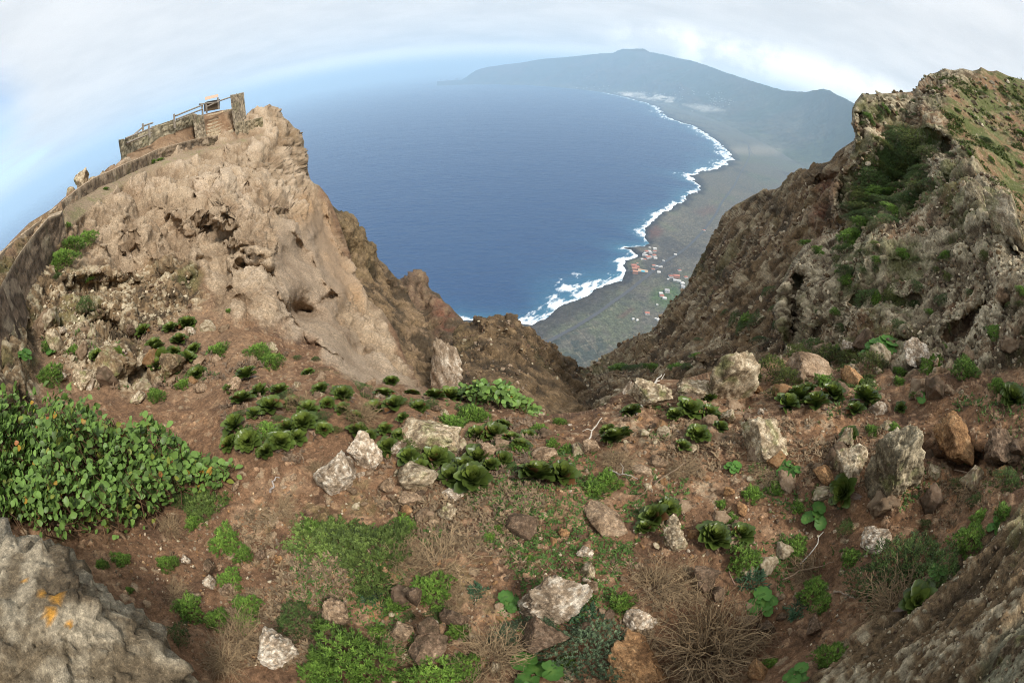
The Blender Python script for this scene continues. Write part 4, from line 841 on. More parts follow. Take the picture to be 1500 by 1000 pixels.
BOULDERS = [
    (657, 566, 50, 90, 'white', 'upright cream lichen-crusted rock standing alone at the edge of the drop', dict(sub=5, depth=.7, sink=.08, rough=1.1, upn=0)),
    (628, 648, 98, 62, 'lichen', 'wide lichen-crusted boulder in the middle of the dark rosette patches', dict(sub=5)),
    (536, 674, 54, 58, 'white', 'rounded pale boulder leaning beside the wide lichen boulder', dict(sub=5, tilt=.3)),
    (497, 712, 62, 64, 'white', 'whitest jagged rock, nearest the bare soil on the path', dict(sub=5, tilt=-.3)),
    (612, 705, 62, 42, 'lichen', 'knobbly tan and white rock in front of the rosettes', dict(tilt=-.2)),
    (603, 730, 38, 20, 'tan', 'flat tan rock just below the knobbly rock', {}),
    (660, 727, 42, 22, 'white', 'flat white-speckled stone beside the front rosettes', {}),
    (568, 715, 26, 24, 'tan', 'small tan rock left of the flat tan rock', {}), (656, 755, 30, 28, 'lichen', 'small pale upright rock on the bare soil', {}),
    (620, 756, 28, 20, 'tan', 'low tan rock beside the small pale upright rock', {}), (597, 752, 22, 18, 'orange', 'small orange rock by the feathery green mat', {}),
    (762, 772, 56, 34, 'brown', 'brown flat-faced rock half sunk in the bare soil', dict(rough=.7)),
    (887, 768, 78, 40, 'tan', 'smooth rounded tan boulder on open soil', dict(rough=.5, sub=5)),
    (797, 668, 44, 20, 'tan', 'flat-topped tan rock above the paired rosettes', {}), (717, 665, 26, 28, 'tan', 'small tan rock wedged between dark rosettes', {}),
    (728, 592, 76, 30, 'tan', 'long tan ledge rock below the round-leaved bush', dict(sub=5, tilt=.15)), (865, 660, 30, 26, 'tan', 'tan rock under the bleached forked branch', {}),
    (950, 590, 72, 46, 'lichen', 'lichen-crusted rock with a bleached branch lying over it', dict(sub=5, sink=.2)),
    (1062, 580, 84, 88, 'lichen', 'tall lichen-topped boulder with a bare brown face at the cliff foot', dict(sub=5, sink=.2, tilt=.15)),
    (1020, 578, 60, 34, 'lichen', 'low lichen rock joining the two taller lichen rocks', dict(sub=5)),
    (1188, 548, 84, 46, 'tan', 'large domed sandy boulder above the rosette row', dict(sub=5, rough=.6)), (1243, 562, 44, 34, 'orange', 'orange slab propped against the domed sandy boulder', dict(tilt=.5)),
    (1245, 512, 26, 24, 'white', 'pinkish white block among shrubs at the cliff foot', {}), (1342, 522, 52, 20, 'white', 'pale ledge stone at the foot of the crag', dict(sub=5)),
    (1118, 655, 84, 56, 'lichen', 'grey-white craggy boulder in the middle of the reddish soil', dict(sub=5, tilt=.2)),
    (1065, 615, 24, 24, 'lichen', 'small pale rock beside the rosette pair', {}), (1110, 575, 20, 16, 'orange', 'small orange rock behind the craggy boulder', {}),
    (1300, 715, 92, 118, 'grey', 'biggest grey lichen boulder on the reddish bank', dict(sub=6, sink=.25)), (1236, 690, 62, 60, 'lichen', 'pale and brown boulder touching the biggest grey boulder', dict(sub=5)),
    (1395, 650, 90, 56, 'orange', 'broad crumbling orange-brown outcrop on the bank', dict(sub=5, rough=1.3)), (1462, 668, 74, 46, 'brown', 'brown outcrop beside the crumbling orange one', dict(sub=5)),
    (1205, 700, 40, 30, 'orange', 'low orange rock in front of the pale and brown boulder', {}),
    (806, 890, 120, 66, 'white', 'long pale grey outcrop slanting across the soil', dict(sub=6, tilt=-.55, depth=.6, sink=.25)), (793, 938, 72, 40, 'brown', 'brown rock with white crust under the slanting outcrop', dict(sub=5)),
    (668, 905, 44, 34, 'brown', 'reddish brown rock left of the slanting outcrop', {}), (612, 880, 24, 38, 'brown', 'narrow upright brown stone by the bright green cushion', dict(depth=.8)),
    (598, 868, 20, 16, 'tan', 'small tan stone behind the narrow upright stone', {}),
    (632, 952, 66, 36, 'brown', 'flat brown slab near the lower edge of the ground', dict(rough=.6)), (592, 925, 40, 24, 'tan', 'flat tan stone beside the reddish lump', {}), (629, 928, 32, 36, 'brown', 'reddish brown lump with pale top above the flat slab', {}),
    (492, 905, 52, 38, 'tan', 'tan rock beside the dark feathery bush', dict(sub=5)), (411, 962, 58, 54, 'white', 'brown rock capped with white crust near the lower edge', dict(sub=5)),
    (311, 858, 22, 24, 'white', 'small white rock beside the round green cushions', {}), (334, 864, 28, 18, 'tan', 'small tan rock touching the small white rock', {}),
    (273, 824, 17, 15, 'white', 'tiny white stone next to the round green cushion', {}), (410, 822, 16, 14, 'orange', 'tiny orange stone at the tip of the green mat', {}), (383, 815, 20, 18, 'brown', 'small brown stone left of the tiny orange stone', {}),
    (310, 835, 22, 26, 'brown', 'brown stone above the small white rock', {}),
    (934, 912, 54, 20, 'white', 'flat white-crusted stone behind the grey-green shrub', {}), (925, 985, 118, 60, 'orange', 'large orange-brown slab at the lower edge', dict(sub=6, rough=.7, sink=.25)),
    (1108, 988, 34, 36, 'orange', 'rounded ochre stone at the lower edge', dict(rough=.4)), (1028, 850, 44, 34, 'brown', 'brown wedge-shaped rock above the big dry shrub', {}), (1048, 872, 30, 24, 'brown', 'flat brown rock above the big dry shrub', {}),
    (1116, 925, 30, 34, 'brown', 'reddish block beside the big dry shrub', {}), (1186, 922, 28, 30, 'brown', 'angular brown block in the shaded hollow', {}),
    (1278, 795, 54, 30, 'white', 'pale streaked outcrop above the dark grey shrub', dict(sub=5, tilt=-.3)), (1086, 748, 26, 15, 'orange', 'small orange rock above the front rosettes', {}), (1069, 722, 18, 15, 'orange', 'small ochre rock on the weedy soil', {}),
    (826, 782, 18, 14, 'orange', 'small ochre stone beside the rounded tan boulder', {}), (858, 810, 26, 18, 'white', 'white-topped stone below the rounded tan boulder', {}), (860, 840, 26, 22, 'lichen', 'pale stone with yellow grass behind the slanting outcrop', {}), (868, 862, 20, 20, 'tan', 'tan stone right of the slanting outcrop', {}),
    (985, 795, 42, 40, 'lichen', 'knobbly lichen rock beside the cupped rosettes', dict(sub=5)), (985, 770, 26, 26, 'lichen', 'small lichen rock behind the cupped rosettes', {}), (940, 690, 36, 20, 'tan', 'tan rock under the dead sticks', {}), (965, 680, 30, 22, 'tan', 'tan rock right of the dead sticks', {}),
    (85, 508, 28, 42, 'lichen', 'narrow pale rock standing on the far left slope', dict(depth=.7)), (117, 485, 24, 18, 'lichen', 'small pale rock right of the narrow pale rock', {}),
    (250, 545, 60, 44, 'darkgrey', 'dark rough boulder overhanging a hollow on the slope', dict(sub=5)), (160, 545, 88, 54, 'darkgrey', 'broad lichen boulder on the left slope above the leafy bush', dict(sub=5)), (125, 560, 46, 30, 'lichen', 'pale rock peeping over the leafy bush', dict(sub=5)),
    (203, 585, 30, 18, 'lichen', 'flat pink-grey rock behind the leafy bush', {}), (293, 572, 26, 18, 'tan', 'tan rock on the left slope among succulents', {}), (345, 570, 30, 26, 'tan', 'pale knobbed rock above the rosette patch', {}),
    (430, 700, 14, 10, 'tan', 'tiny stone on the bare path', {}), (346, 712, 20, 12, 'tan', 'tan stone at the edge of the leafy bush', {}), (318, 712, 18, 9, 'white', 'flat pale stone half under the leafy bush', {}),
    (1025, 395, 0, 0, None, None, None),
]
for b_ in BOULDERS:
    if b_[4] is None: continue
    boulder(*b_[:6], **b_[6])
boulder(50, 1050, 540, 400, 'lichengrey', 'huge grey lichen-crusted boulder with orange lichen in the lower left corner', sub=6, depth=1.0, sink=.30, hz=.24, rough=.85, D=1.6)
boulder(1482, 985, 60, 150, 'lichen', 'tall pale lichen slab in the lower right corner', sub=5, depth=.5, sink=.3, tilt=.5, D=1.12, name='rock_slab', cat='rock slab')
boulder(1432, 298, 46, 50, 'grey', 'pale tilted slab on the crag, left of the orange-stained one', sub=5, depth=.6, tilt=-.5, sink=.4, rough=1.3, name='rock_slab', cat='rock slab')
boulder(1476, 335, 60, 84, 'lichen', 'largest tilted slab on the crag, stained with orange lichen', sub=5, depth=.6, tilt=-.5, sink=.4, rough=1.3, name='rock_slab', cat='rock slab', spots=[(.0, -.2, .2, .08), (.1, -.2, .1, .06)])
big_ = [o_ for o_ in bpy.data.objects if o_.get('label', '').startswith('huge grey')][0]
mw_ = Matrix.Translation(big_.location) @ big_.rotation_euler.to_matrix().to_4x4()
vb_ = np.zeros(len(big_.data.vertices)*3, f32); big_.data.vertices.foreach_get('co', vb_); vb_ = vb_.reshape(-1, 3)
vw_ = vb_@np.array(mw_.to_3x3()).T+np.array(mw_.translation); qb_ = project(vw_); db_ = np.linalg.norm(vw_, axis=1)
ca_ = big_.data.color_attributes['Col']; cb_ = np.zeros(len(vb_)*4, f32); ca_.data.foreach_get('color', cb_); cb_ = cb_.reshape(-1, 4); ns_ = fbm(vb_, .05, 4, .6, seed=3)
for lx, ly, lr in ((62, 862, .022), (73, 874, .030), (68, 892, .024), (100, 905, .012), (30, 845, .010)):      # crusts of orange lichen
    c_ = np.where(np.hypot(qb_[:, 0]-lx, qb_[:, 1]-ly) < 10, db_, 99); kx_ = int(np.argmin(c_)); dd_ = np.linalg.norm(vb_-vb_[kx_], axis=1)+.022*ns_; m_ = (dd_ < lr) & (ns_ > -.35); cb_[m_, :3] = C['ochre']*(1+.4*ns_[m_, None])
ca_.data.foreach_set('color', cb_.ravel())
boulder(116, 283, 26, 32, 'lichen', 'standing lichen rock beside the cobbled path, tallest on the far skyline', sub=5, depth=.7, sink=.05, D=12.6)
boulder(134, 272, 20, 16, 'lichen', 'low skyline rock touching the standing lichen rock', D=12.9); boulder(103, 289, 18, 18, 'lichen', 'small skyline rock at the foot of the standing rock', D=12.2)
boulder(161, 252, 16, 12, 'tan', 'small skyline rock nearest the stone platform', D=14); boulder(150, 258, 12, 10, 'lichen', 'tiny skyline rock beside the path wall', D=13.5)

# loose stones, each its own object; the meshes are shared
stone_protos = [stone_mesh(900+k, (1, RNG.uniform(.6, .95), RNG.uniform(.4, .75)), kd, 3, 1.2, 10, name='stone') for k, kd in enumerate(['tan', 'tan', 'brown', 'orange', 'lichen', 'white', 'tan', 'lichen'])]
SZ = [([(480, 640), (700, 620), (700, 760), (560, 770), (470, 720)], 46, 16), ([(700, 620), (1000, 600), (1000, 700), (720, 700)], 46, 13), ([(820, 700), (1080, 690), (1080, 860), (840, 850)], 44, 14), ([(560, 800), (900, 780), (900, 980), (560, 980)], 46, 15),
      ([(240, 790), (520, 800), (520, 960), (260, 960)], 22, 10), ([(1080, 660), (1250, 640), (1260, 900), (1100, 960)], 34, 13), ([(1250, 560), (1500, 560), (1500, 720), (1330, 700)], 32, 12), ([(380, 660), (480, 650), (480, 800), (360, 760)], 12, 7)]
ZNAME = ['loose stone lying beside the pale rocks left of the rosettes', 'loose stone near the edge of the saddle', 'loose stone on the soil around the rounded tan boulder', 'loose stone on the soil around the slanting outcrop', 'loose stone between the green cushions', 'loose stone on the reddish soil', 'loose stone on the bank below the crag', 'loose stone on the bare path']
for (poly, cnt, mx_), nm in zip(SZ, ZNAME):
    lo, hi_ = np.min(poly, 0), np.max(poly, 0); k = 0
    while k < cnt:
        q = RNG.uniform(lo, hi_)
        if not inside(q[None], poly)[0]: continue
        p, nrm, d = hit(*q); s = (4+(mx_-4)*RNG.random()**2.2)*d/FOC*.62
        o = obj('stone', random.choice(stone_protos)); o.scale = (s, s, s*RNG.uniform(.8, 1.2))
        o.rotation_euler = (RNG.uniform(-.5, .5), RNG.uniform(-.5, .5), RNG.uniform(0, 6.3)); o.location = p+Vector((0, 0, s*.15))
        tag(o, nm, 'stone', nm.replace('loose stone', 'loose stones')); k += 1

# half-buried rocks
rock_protos = [stone_mesh(950+k, (1, RNG.uniform(.7, .95), RNG.uniform(.5, .8)), kd, 4, 1.2, 13, name='rock') for k, kd in enumerate(['tan', 'lichen', 'brown', 'tan', 'lichen', 'white', 'orange', 'brown'])]
for poly, cnt, w0, w1, nm in [([(1150, 570), (1500, 570), (1500, 700), (1360, 760), (1150, 720)], 26, 20, 46, 'half-buried rock on the reddish bank below the crag'), ([(900, 560), (1150, 580), (1140, 680), (900, 640)], 18, 16, 40, 'half-buried rock along the foot of the ravine slope'), ([(380, 500), (560, 560), (560, 590), (330, 580)], 12, 14, 32, 'half-buried rock on the slope under the tan cliff'), ([(60, 470), (330, 470), (330, 570), (90, 570)], 26, 16, 44, 'half-buried rock on the left slope above the leafy bush'),
                             ([(560, 860), (900, 850), (900, 990), (470, 990)], 14, 18, 40, 'half-buried rock near the lower edge of the ground'), ([(960, 720), (1230, 760), (1230, 960), (1100, 960)], 14, 16, 38, 'half-buried rock around the ditch rosettes'), ([(1170, 500), (1480, 500), (1480, 550), (1170, 560)], 16, 18, 44, 'fallen rock heaped along the foot of the crag'), ([(560, 600), (860, 600), (860, 660), (560, 680)], 14, 14, 30, 'half-buried rock among the rosettes of the saddle')]:
    lo, hi_ = np.min(poly, 0), np.max(poly, 0); k = 0
    while k < cnt:
        q = RNG.uniform(lo, hi_)
        if not inside(q[None], poly)[0]: continue
        p, nrm, d = hit(*q); s = (w0+(w1-w0)*RNG.random()**1.6)*d/FOC*.5
        o = obj('rock', random.choice(rock_protos)); o.scale = (s, s, s*RNG.uniform(.8, 1.25)); o.rotation_euler = (RNG.uniform(-.35, .35), RNG.uniform(-.35, .35), RNG.uniform(0, 6.3)); o.location = p+Vector((0, 0, s*.08)); tag(o, nm, 'rock', nm.replace('rock', 'rocks', 1)); k += 1

# rubble that nobody could count: broken rock over the bluffs and the crag, gravel on the soil
def scatter(name, label, cat, polys, count, px0, px1, kinds, P=None, flat=.7, embed=.25, jag=True):
    P = _gp if P is None else P; Q_ = _gq if P is _gp else project(P); D_ = _gd if P is _gp else np.linalg.norm(P, axis=1)
    wgt = np.zeros(len(P))
    for pl, ww in polys: wgt = np.maximum(wgt, inside(Q_, pl)*ww)
    wgt *= sstep(-.25, .25, fbm(P, 1.2 if name == 'rubble' else .5, 3, seed=31)+.1)
    ids = RNG.choice(len(P), count, p=wgt/wgt.sum())
    pv = []
    for k in range(8):
        V, F_ = ICO[2]; q = V.copy(); r = np.random.default_rng(50+k)
        for j in range(9):
            nrm = r.normal(size=3); nrm /= np.linalg.norm(nrm); dd = q@nrm-r.uniform(.35, .8); q -= np.outer(np.maximum(dd, 0), nrm)
        pv.append(q*np.array([1, r.uniform(.6, 1), r.uniform(.45, .9)]))
    pal = [SCOL[k] for k in kinds]; Vs, Fs, Cs = [], [], []; off = 0
    for i in ids:
        s = (px0+(px1-px0)*RNG.random()**2.5)*D_[i]/FOC*.5
        a, b_, c_ = RNG.uniform(0, 6.3), RNG.uniform(-.7, .7), RNG.uniform(-.7, .7)
        R_ = np.array(Matrix.Rotation(a, 3, 'Z') @ Matrix.Rotation(b_, 3, 'X') @ Matrix.Rotation(c_, 3, 'Y'))
        q = pv[RNG.integers(8)]@R_.T*s+P[i]+np.array([0, 0, s*embed])
        dk, md, pl_, pa = pal[RNG.integers(len(pal))]; t = RNG.random()
        base = md*(1-t*.5)+dk*t*.5 if RNG.random() > pa*.55 else pl_*RNG.uniform(.7, 1)
        cc_ = np.tile(base, (len(q), 1))*RNG.uniform(.75, 1.2)
        Vs.append(q); Fs.append(ICO[2][1]+off); Cs.append(cc_); off += len(q)
    o = mesh_np(name, np.vstack(Vs), np.vstack(Fs), M_STONE, np.clip(np.vstack(Cs), .01, .8), smooth=False)
    return tag(o, label, cat, kind='stuff')
scatter('rubble', 'broken lichen-spotted rock covering the bluffs and the crag', 'rubble', [([(1140, 430), (1250, 200), (1260, 140), (1380, 105), (1400, 200), (1500, 320), (1530, 540), (1160, 530)], 1), ([(80, 400), (280, 390), (280, 470), (190, 500), (270, 550), (90, 550), (50, 460)], 1), ([(1380, 110), (1500, 120), (1500, 210), (1400, 170)], .7), ([(1500, 740), (1400, 830), (1200, 980), (1500, 1000)], .5)], 5200, 3, 11, ['grey', 'darkgrey', 'lichen', 'brown'])
scatter('rubble', 'loose broken rock lying over the ravine slope', 'rubble', [([(840, 540), (1030, 380), (1250, 210), (1300, 190), (1300, 600), (820, 640)], 1)], 3000, 3, 12, ['brown', 'darkgrey', 'lichen', 'tan'], P=PR_.astype(f32))
scatter('rubble', 'broken dark rock over the two spurs below the saddle', 'rubble', [([(580, 400), (900, 400), (900, 640), (580, 640)], 1)], 900, 3, 9, ['brown', 'darkgrey', 'brown'], P=PF_.astype(f32))
scatter('gravel', 'gravel and crumbs of stone strewn over the brown soil', 'gravel', [([(380, 660), (700, 600), (900, 590), (1150, 560), (1500, 560), (1500, 700), (1200, 950), (300, 980), (120, 800), (360, 700)], 1), ([(300, 500), (600, 590), (400, 600), (250, 580)], .6)], 7500, 1.5, 8, ['tan', 'orange', 'brown', 'tan', 'lichen'], embed=.1)



# ------------------------------------------------------------------ plants
M_LEAF = leaf_mat('succulent leaf', .35, .35, .10); M_HERB = leaf_mat('feathery leaf', .55, .2, .25); M_TWIG = rock_mat('dry twig bark', 60, .3, .003, .3)
class Geo:
    def __init__(s): s.V = []; s.F = []; s.C = []; s.n = 0
    def add(s, V, F_, c):
        V = np.asarray(V, float); s.V.append(V); s.F.append(np.asarray(F_, int)+s.n); s.C.append(np.broadcast_to(np.asarray(c, float), (len(V), 3))); s.n += len(V)
    def mesh(s, name, mat, smooth=True, link=False, parent=None):
        fs = {}
        for f in s.F: fs.setdefault(f.shape[1], []).append(f)
        return mesh_np(name, np.vstack(s.V), [np.vstack(v) for v in fs.values()], mat, np.vstack(s.C), smooth, link, parent)
def frame(d, up=(0, 0, 1)):
    d = np.asarray(d, float); d = d/np.linalg.norm(d); u = np.asarray(up, float)
    x = np.cross(d, u); l = np.linalg.norm(x)
    x = np.array([1., 0, 0]) if l < 1e-6 else x/l
    return x, d, np.cross(x, d)
def blade(g, p, d, L, W, col, cup=.15, droop=0.0, up=(0, 0, 1), prof=(.12, .55, 1.0, .78, .06), cols=3, tipc=None):
    """a leaf growing from p along d: profile of widths, cupped across, bending down"""
    x, y, z = frame(d, up); n = len(prof); V = []; C_ = []
    for i, w_ in enumerate(prof):
        t = i/(n-1); c = np.asarray(p)+y*L*t+z*(-droop*L*t*t)
        for j in range(cols):
            u = j/(cols-1)*2-1; V.append(c+x*u*w_*W/2+z*cup*W*u*u*w_); C_.append(col if tipc is None else np.asarray(col)*(1-t)+np.asarray(tipc)*t)
    F_ = [(i*cols+j, i*cols+j+1, (i+1)*cols+j+1, (i+1)*cols+j) for i in range(n-1) for j in range(cols-1)]
    g.add(V, F_, np.array(C_))
def tube(g, pts, r0, r1, col, k=4):
    pts = np.asarray(pts, float); n = len(pts); V = []
    for i, p in enumerate(pts):
        d = pts[min(i+1, n-1)]-pts[max(i-1, 0)]; x, y, z = frame(d, (.1, .2, 1)); r = r0+(r1-r0)*i/(n-1)
        for j in range(k):
            a = 2*math.pi*j/k; V.append(p+x*r*math.cos(a)+z*r*math.sin(a))
    F_ = [(i*k+j, i*k+(j+1) % k, (i+1)*k+(j+1) % k, (i+1)*k+j) for i in range(n-1) for j in range(k)]
    g.add(V, F_, col)
def rosette_mesh(seed, nleaf=40, open_=1.0):
    r = np.random.default_rng(seed); g = Geo()
    for i in range(nleaf):
        t = i/nleaf; a = i*2.399963+r.uniform(-.12, .12); e = math.radians(16+68*t**1.1/open_+r.uniform(-6, 6)); L = (1.0-.62*t)*r.uniform(.88, 1.08)
        d = (math.cos(a)*math.cos(e), math.sin(a)*math.cos(e), math.sin(e))
        c = np.array([.040, .072, .017])*(1-t)+np.array([.090, .135, .028])*t; c = c*r.uniform(.75, 1.25)
        if r.random() < .04: c = np.array([.10, .055, .025])*r.uniform(.7, 1.2)
        blade(g, (0, 0, .14*t+.04), d, L, L*.66, c, .26, .12*(1-t), prof=(.30, .42, .75, 1.0, .92, .35), tipc=c*np.array([1.5, 1.25, 1.0]))
    for i in range(int(r.integers(6, 16))):
        a = r.uniform(0, 6.3); blade(g, (0, 0, .02), (math.cos(a), math.sin(a), -.08), r.uniform(.7, 1.15), .26, np.array([.20, .135, .09])*r.uniform(.6, 1.4), .1, .2)
    return g.mesh('rosette_succulent', M_LEAF)
def herb_mesh(seed, n=480, leaf=.095, col=(.125, .225, .035), col2=(.23, .36, .06), dome=.72, nl=9, wide=.34, spread=1.0, name='feathery_herb'):
    """a dome of sprigs, each a little fan of narrow leaflets"""
    r = np.random.default_rng(seed); g = Geo(); col = np.array(col); col2 = np.array(col2); lob = r.normal(size=(6, 3)); lob[:, 2] = abs(lob[:, 2])
    for i in range(n):
        a = r.uniform(0, 2*math.pi); q = r.uniform(0, 1)**.5; rr_ = q*r.uniform(.8, 1.05)
        ht = dome*math.sqrt(max(0, 1-q*q*.93))*r.uniform(.65, 1.12)
        k = 1+.22*math.sin(3*a+seed)+.12*math.sin(7*a+2*seed)
        p = np.array([rr_*math.cos(a)*k, rr_*math.sin(a)*k, ht]); dd = np.array([p[0]*.9, p[1]*.9, .55+.4*ht])+r.normal(0, .28, 3)
        dd /= np.linalg.norm(dd); x, y, z = frame(dd, (r.normal(), r.normal(), .3)); c = (col+(col2-col)*r.random()*ht/dome)*r.uniform(.45, 1.25)*(.55+.45*ht/dome)  # sprigs darkened at random and towards the base, imitating inner shade
        for j in range(nl):
            b_ = j*2.4; s_ = j/nl
            ld = y*(.35+.9*s_)+(x*math.cos(b_)+z*math.sin(b_))*(.95-.6*s_); ll = leaf*r.uniform(.7, 1.25)
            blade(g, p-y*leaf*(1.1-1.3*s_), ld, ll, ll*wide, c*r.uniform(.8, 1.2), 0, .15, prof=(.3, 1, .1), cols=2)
    for i in range(14):
        a = r.uniform(0, 6.3); q = r.uniform(.2, .9)
        tube(g, [(0, 0, 0), (q*.5*math.cos(a), q*.5*math.sin(a), dome*.3), (q*math.cos(a), q*math.sin(a), dome*.55)], .012, .006, (.11, .075, .045), 3)
    return g.mesh(name, M_HERB, smooth=False)
def twig_mesh(seed, n=170, h=.55, col=(.25, .175, .10), name='dry_twig_bush', curl=.5):
    r = np.random.default_rng(seed); g = Geo(); col = np.array(col)
    for i in range(n):
        a = r.uniform(0, 6.3); q = r.uniform(.15, 1); p = np.array([math.cos(a), math.sin(a), 0])*q*.35; d = np.array([math.cos(a)*q, math.sin(a)*q, h*r.uniform(.5, 1.3)])
        pts = [p]; L = r.uniform(.5, .95)/5
        for k in range(6):
            d = d+r.normal(0, curl*.55, 3)*np.array([1, 1, .7])-np.array([0, 0, .08*k*h]); d /= np.linalg.norm(d); p = p+d*L; p[2] = max(p[2], -.02); pts.append(p.copy())
        c = col*r.uniform(.5, 1.35); tube(g, pts, .011, .004, c, 3)
        for k in range(3):
            b_ = pts[r.integers(2, 6)]; dd = d+r.normal(0, .8, 3); dd /= np.linalg.norm(dd); tube(g, [b_, b_+dd*L*.7, b_+dd*L*1.3+r.normal(0, .03, 3)], .006, .003, c*1.1, 3)
    return g.mesh(name, M_TWIG, smooth=False)
def broad_mesh(seed, n=6):
    r = np.random.default_rng(seed); g = Geo()
    for i in range(n):
        a = i*2.4+r.uniform(-.3, .3); q = .15+.65*(i/n)**.6; R_ = r.uniform(.38, .58)*(1 if i < 4 else .7); c = np.array([math.cos(a)*q, math.sin(a)*q, .35+r.uniform(-.08, .12)])
        nrm = np.array([math.cos(a)*.35, math.sin(a)*.35, 1])+r.normal(0, .12, 3); x, y, z = frame(nrm, (math.cos(a+1.57), math.sin(a+1.57), .01)); V = [c]; m = 26; C_ = [np.array([.14, .24, .05])]
        base = np.array([.075, .17, .032])*r.uniform(.8, 1.25)
        for rg in (.5, 1.0):
            for k in range(m):
                t = 2*math.pi*k/m; rad = R_*rg*(1+.06*math.cos(9*t)*rg)*(1-.55*math.exp(-((t if t < math.pi else t-2*math.pi)/.28)**2)*rg)
                V.append(c+x*rad*math.cos(t)+z*rad*math.sin(t)+y*(.16*rad*rg*rg+.02*math.cos(9*t)*rg)); C_.append(base*(1.1 if rg < 1 else .95))
        F3 = [(0, 1+k, 1+(k+1) % m) for k in range(m)]; F4 = [(1+k, 1+m+k, 1+m+(k+1) % m, 1+(k+1) % m) for k in range(m)]
        g.add(V, F3, np.array(C_)); g.F.append(np.array(F4)+g.n-len(V)); tube(g, [(0, 0, 0), tuple(c*.5+np.array([0, 0, .05])), tuple(c)], .025, .018, (.16, .13, .06), 4)
    return g.mesh('broad_leaf_plant', M_HERB)
ROS = [rosette_mesh(k, 30+5*k, .85+.09*k) for k in range(7)]
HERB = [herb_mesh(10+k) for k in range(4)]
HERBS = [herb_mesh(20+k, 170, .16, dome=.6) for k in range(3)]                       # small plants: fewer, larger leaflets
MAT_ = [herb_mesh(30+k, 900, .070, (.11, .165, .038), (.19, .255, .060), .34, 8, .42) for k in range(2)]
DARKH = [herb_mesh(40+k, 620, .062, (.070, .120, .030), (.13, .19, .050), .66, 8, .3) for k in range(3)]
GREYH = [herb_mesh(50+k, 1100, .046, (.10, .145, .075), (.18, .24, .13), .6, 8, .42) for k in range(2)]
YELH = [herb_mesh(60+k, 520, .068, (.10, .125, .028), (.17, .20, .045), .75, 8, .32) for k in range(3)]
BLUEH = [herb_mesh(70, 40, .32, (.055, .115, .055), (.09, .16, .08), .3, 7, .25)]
TWIG = [twig_mesh(80+k, 190) for k in range(2)]; TWIGB = twig_mesh(83, 420, .5)
BROAD = [broad_mesh(90+k, 5+k) for k in range(3)]
def plant(me, name, px, py, w, label, cat, group=None, hs=1.0, up=.5, D=None, sink=0.0, asp=1.0):
    p, nrm, d = hit(px, py)
    if D: p = PT(px, py, D); d = D
    s = w*d/FOC*.5*(1.06 if 'rosette' in name else 1.08)
    o = obj(name, me); o.location = p-Vector((0, 0, sink*s)); o.scale = (s, s*asp, s*hs)
    o.rotation_euler = face_rot(p, Vector((0, 0, 1)).lerp(nrm, up), random.uniform(0, 6.3) if asp == 1 else 0)
    return tag(o, label, cat, group)

ROS_SETS = [
    ('dark rosette succulent in the crowded band left of centre, above the bare path', 'succulents in the band above the path', [(335, 575, 30), (355, 592, 34), (385, 582, 32), (400, 602, 38), (430, 592, 32), (455, 602, 34), (482, 592, 32), (420, 627, 38), (450, 622, 36), (475, 627, 32), (500, 602, 32), (520, 612, 32), (546, 602, 28), (412, 575, 26), (468, 575, 26), (505, 578, 26), (375, 610, 32), (435, 645, 34)]),
    ('large dark rosette succulent at the right edge of the leafy bush', 'large succulents beside the leafy bush', [(345, 627, 44), (367, 650, 50), (388, 662, 40), (412, 655, 34), (340, 655, 40)]),
    ('rosette succulent at the foot of the tan cliff, left of the upright rock', 'succulents at the foot of the tan cliff', [(560, 577, 28), (580, 594, 34), (603, 577, 30), (592, 613, 26), (612, 602, 28), (575, 565, 24)]),
    ('rosette succulent right below the upright cream rock', 'succulents below the upright rock', [(637, 584, 32), (660, 584, 36), (683, 582, 32)]),
    ('dark rosette succulent left of the wide lichen boulder', 'succulents left of the wide lichen boulder', [(540, 644, 32), (562, 634, 34), (525, 634, 30), (572, 655, 34), (585, 640, 30)]),
    ('big dark rosette succulent crowding in front of the wide lichen boulder', 'succulents in front of the wide lichen boulder', [(600, 672, 38), (617, 690, 38), (642, 677, 42), (657, 704, 50), (676, 688, 46), (692, 708, 50), (702, 674, 42), (722, 684, 38), (737, 676, 32)]),
    ('dark reddish succulent on the low mound behind the flat-topped rock', 'succulents on the low mound', [(700, 642, 36), (720, 637, 36), (745, 642, 36), (760, 654, 32), (776, 642, 28), (735, 625, 28)]),
    ('rosette succulent below the tall lichen-topped boulder', 'succulents below the tall boulder', [(1008, 606, 48), (1036, 606, 42), (988, 608, 30), (1020, 644, 36), (1002, 658, 30), (1052, 628, 26), (1040, 588, 30)]),
    ('rosette succulent in the row below the domed sandy boulder', 'succulents below the domed boulder', [(1170, 588, 46), (1197, 597, 52), (1218, 582, 42), (1150, 597, 36), (1184, 574, 34)]),
    ('rosette succulent hanging from the rocky step on the left slope', 'succulents on the left slope', [(213, 492, 26), (224, 508, 32), (240, 524, 34), (228, 535, 28), (252, 484, 26), (272, 480, 26), (266, 502, 28), (286, 514, 24), (232, 516, 26), (258, 518, 24), (276, 530, 26), (289, 552, 28)]),
]
for lab, grp, lst in ROS_SETS:
    for x, y, w_ in lst: plant(random.choice(ROS), 'rosette_succulent', x+random.uniform(-4, 4), y+random.uniform(-3, 3), w_*random.uniform(.85, 1.4), lab, 'succulent', grp, random.uniform(.9, 1.3), up=random.uniform(.2, .9))
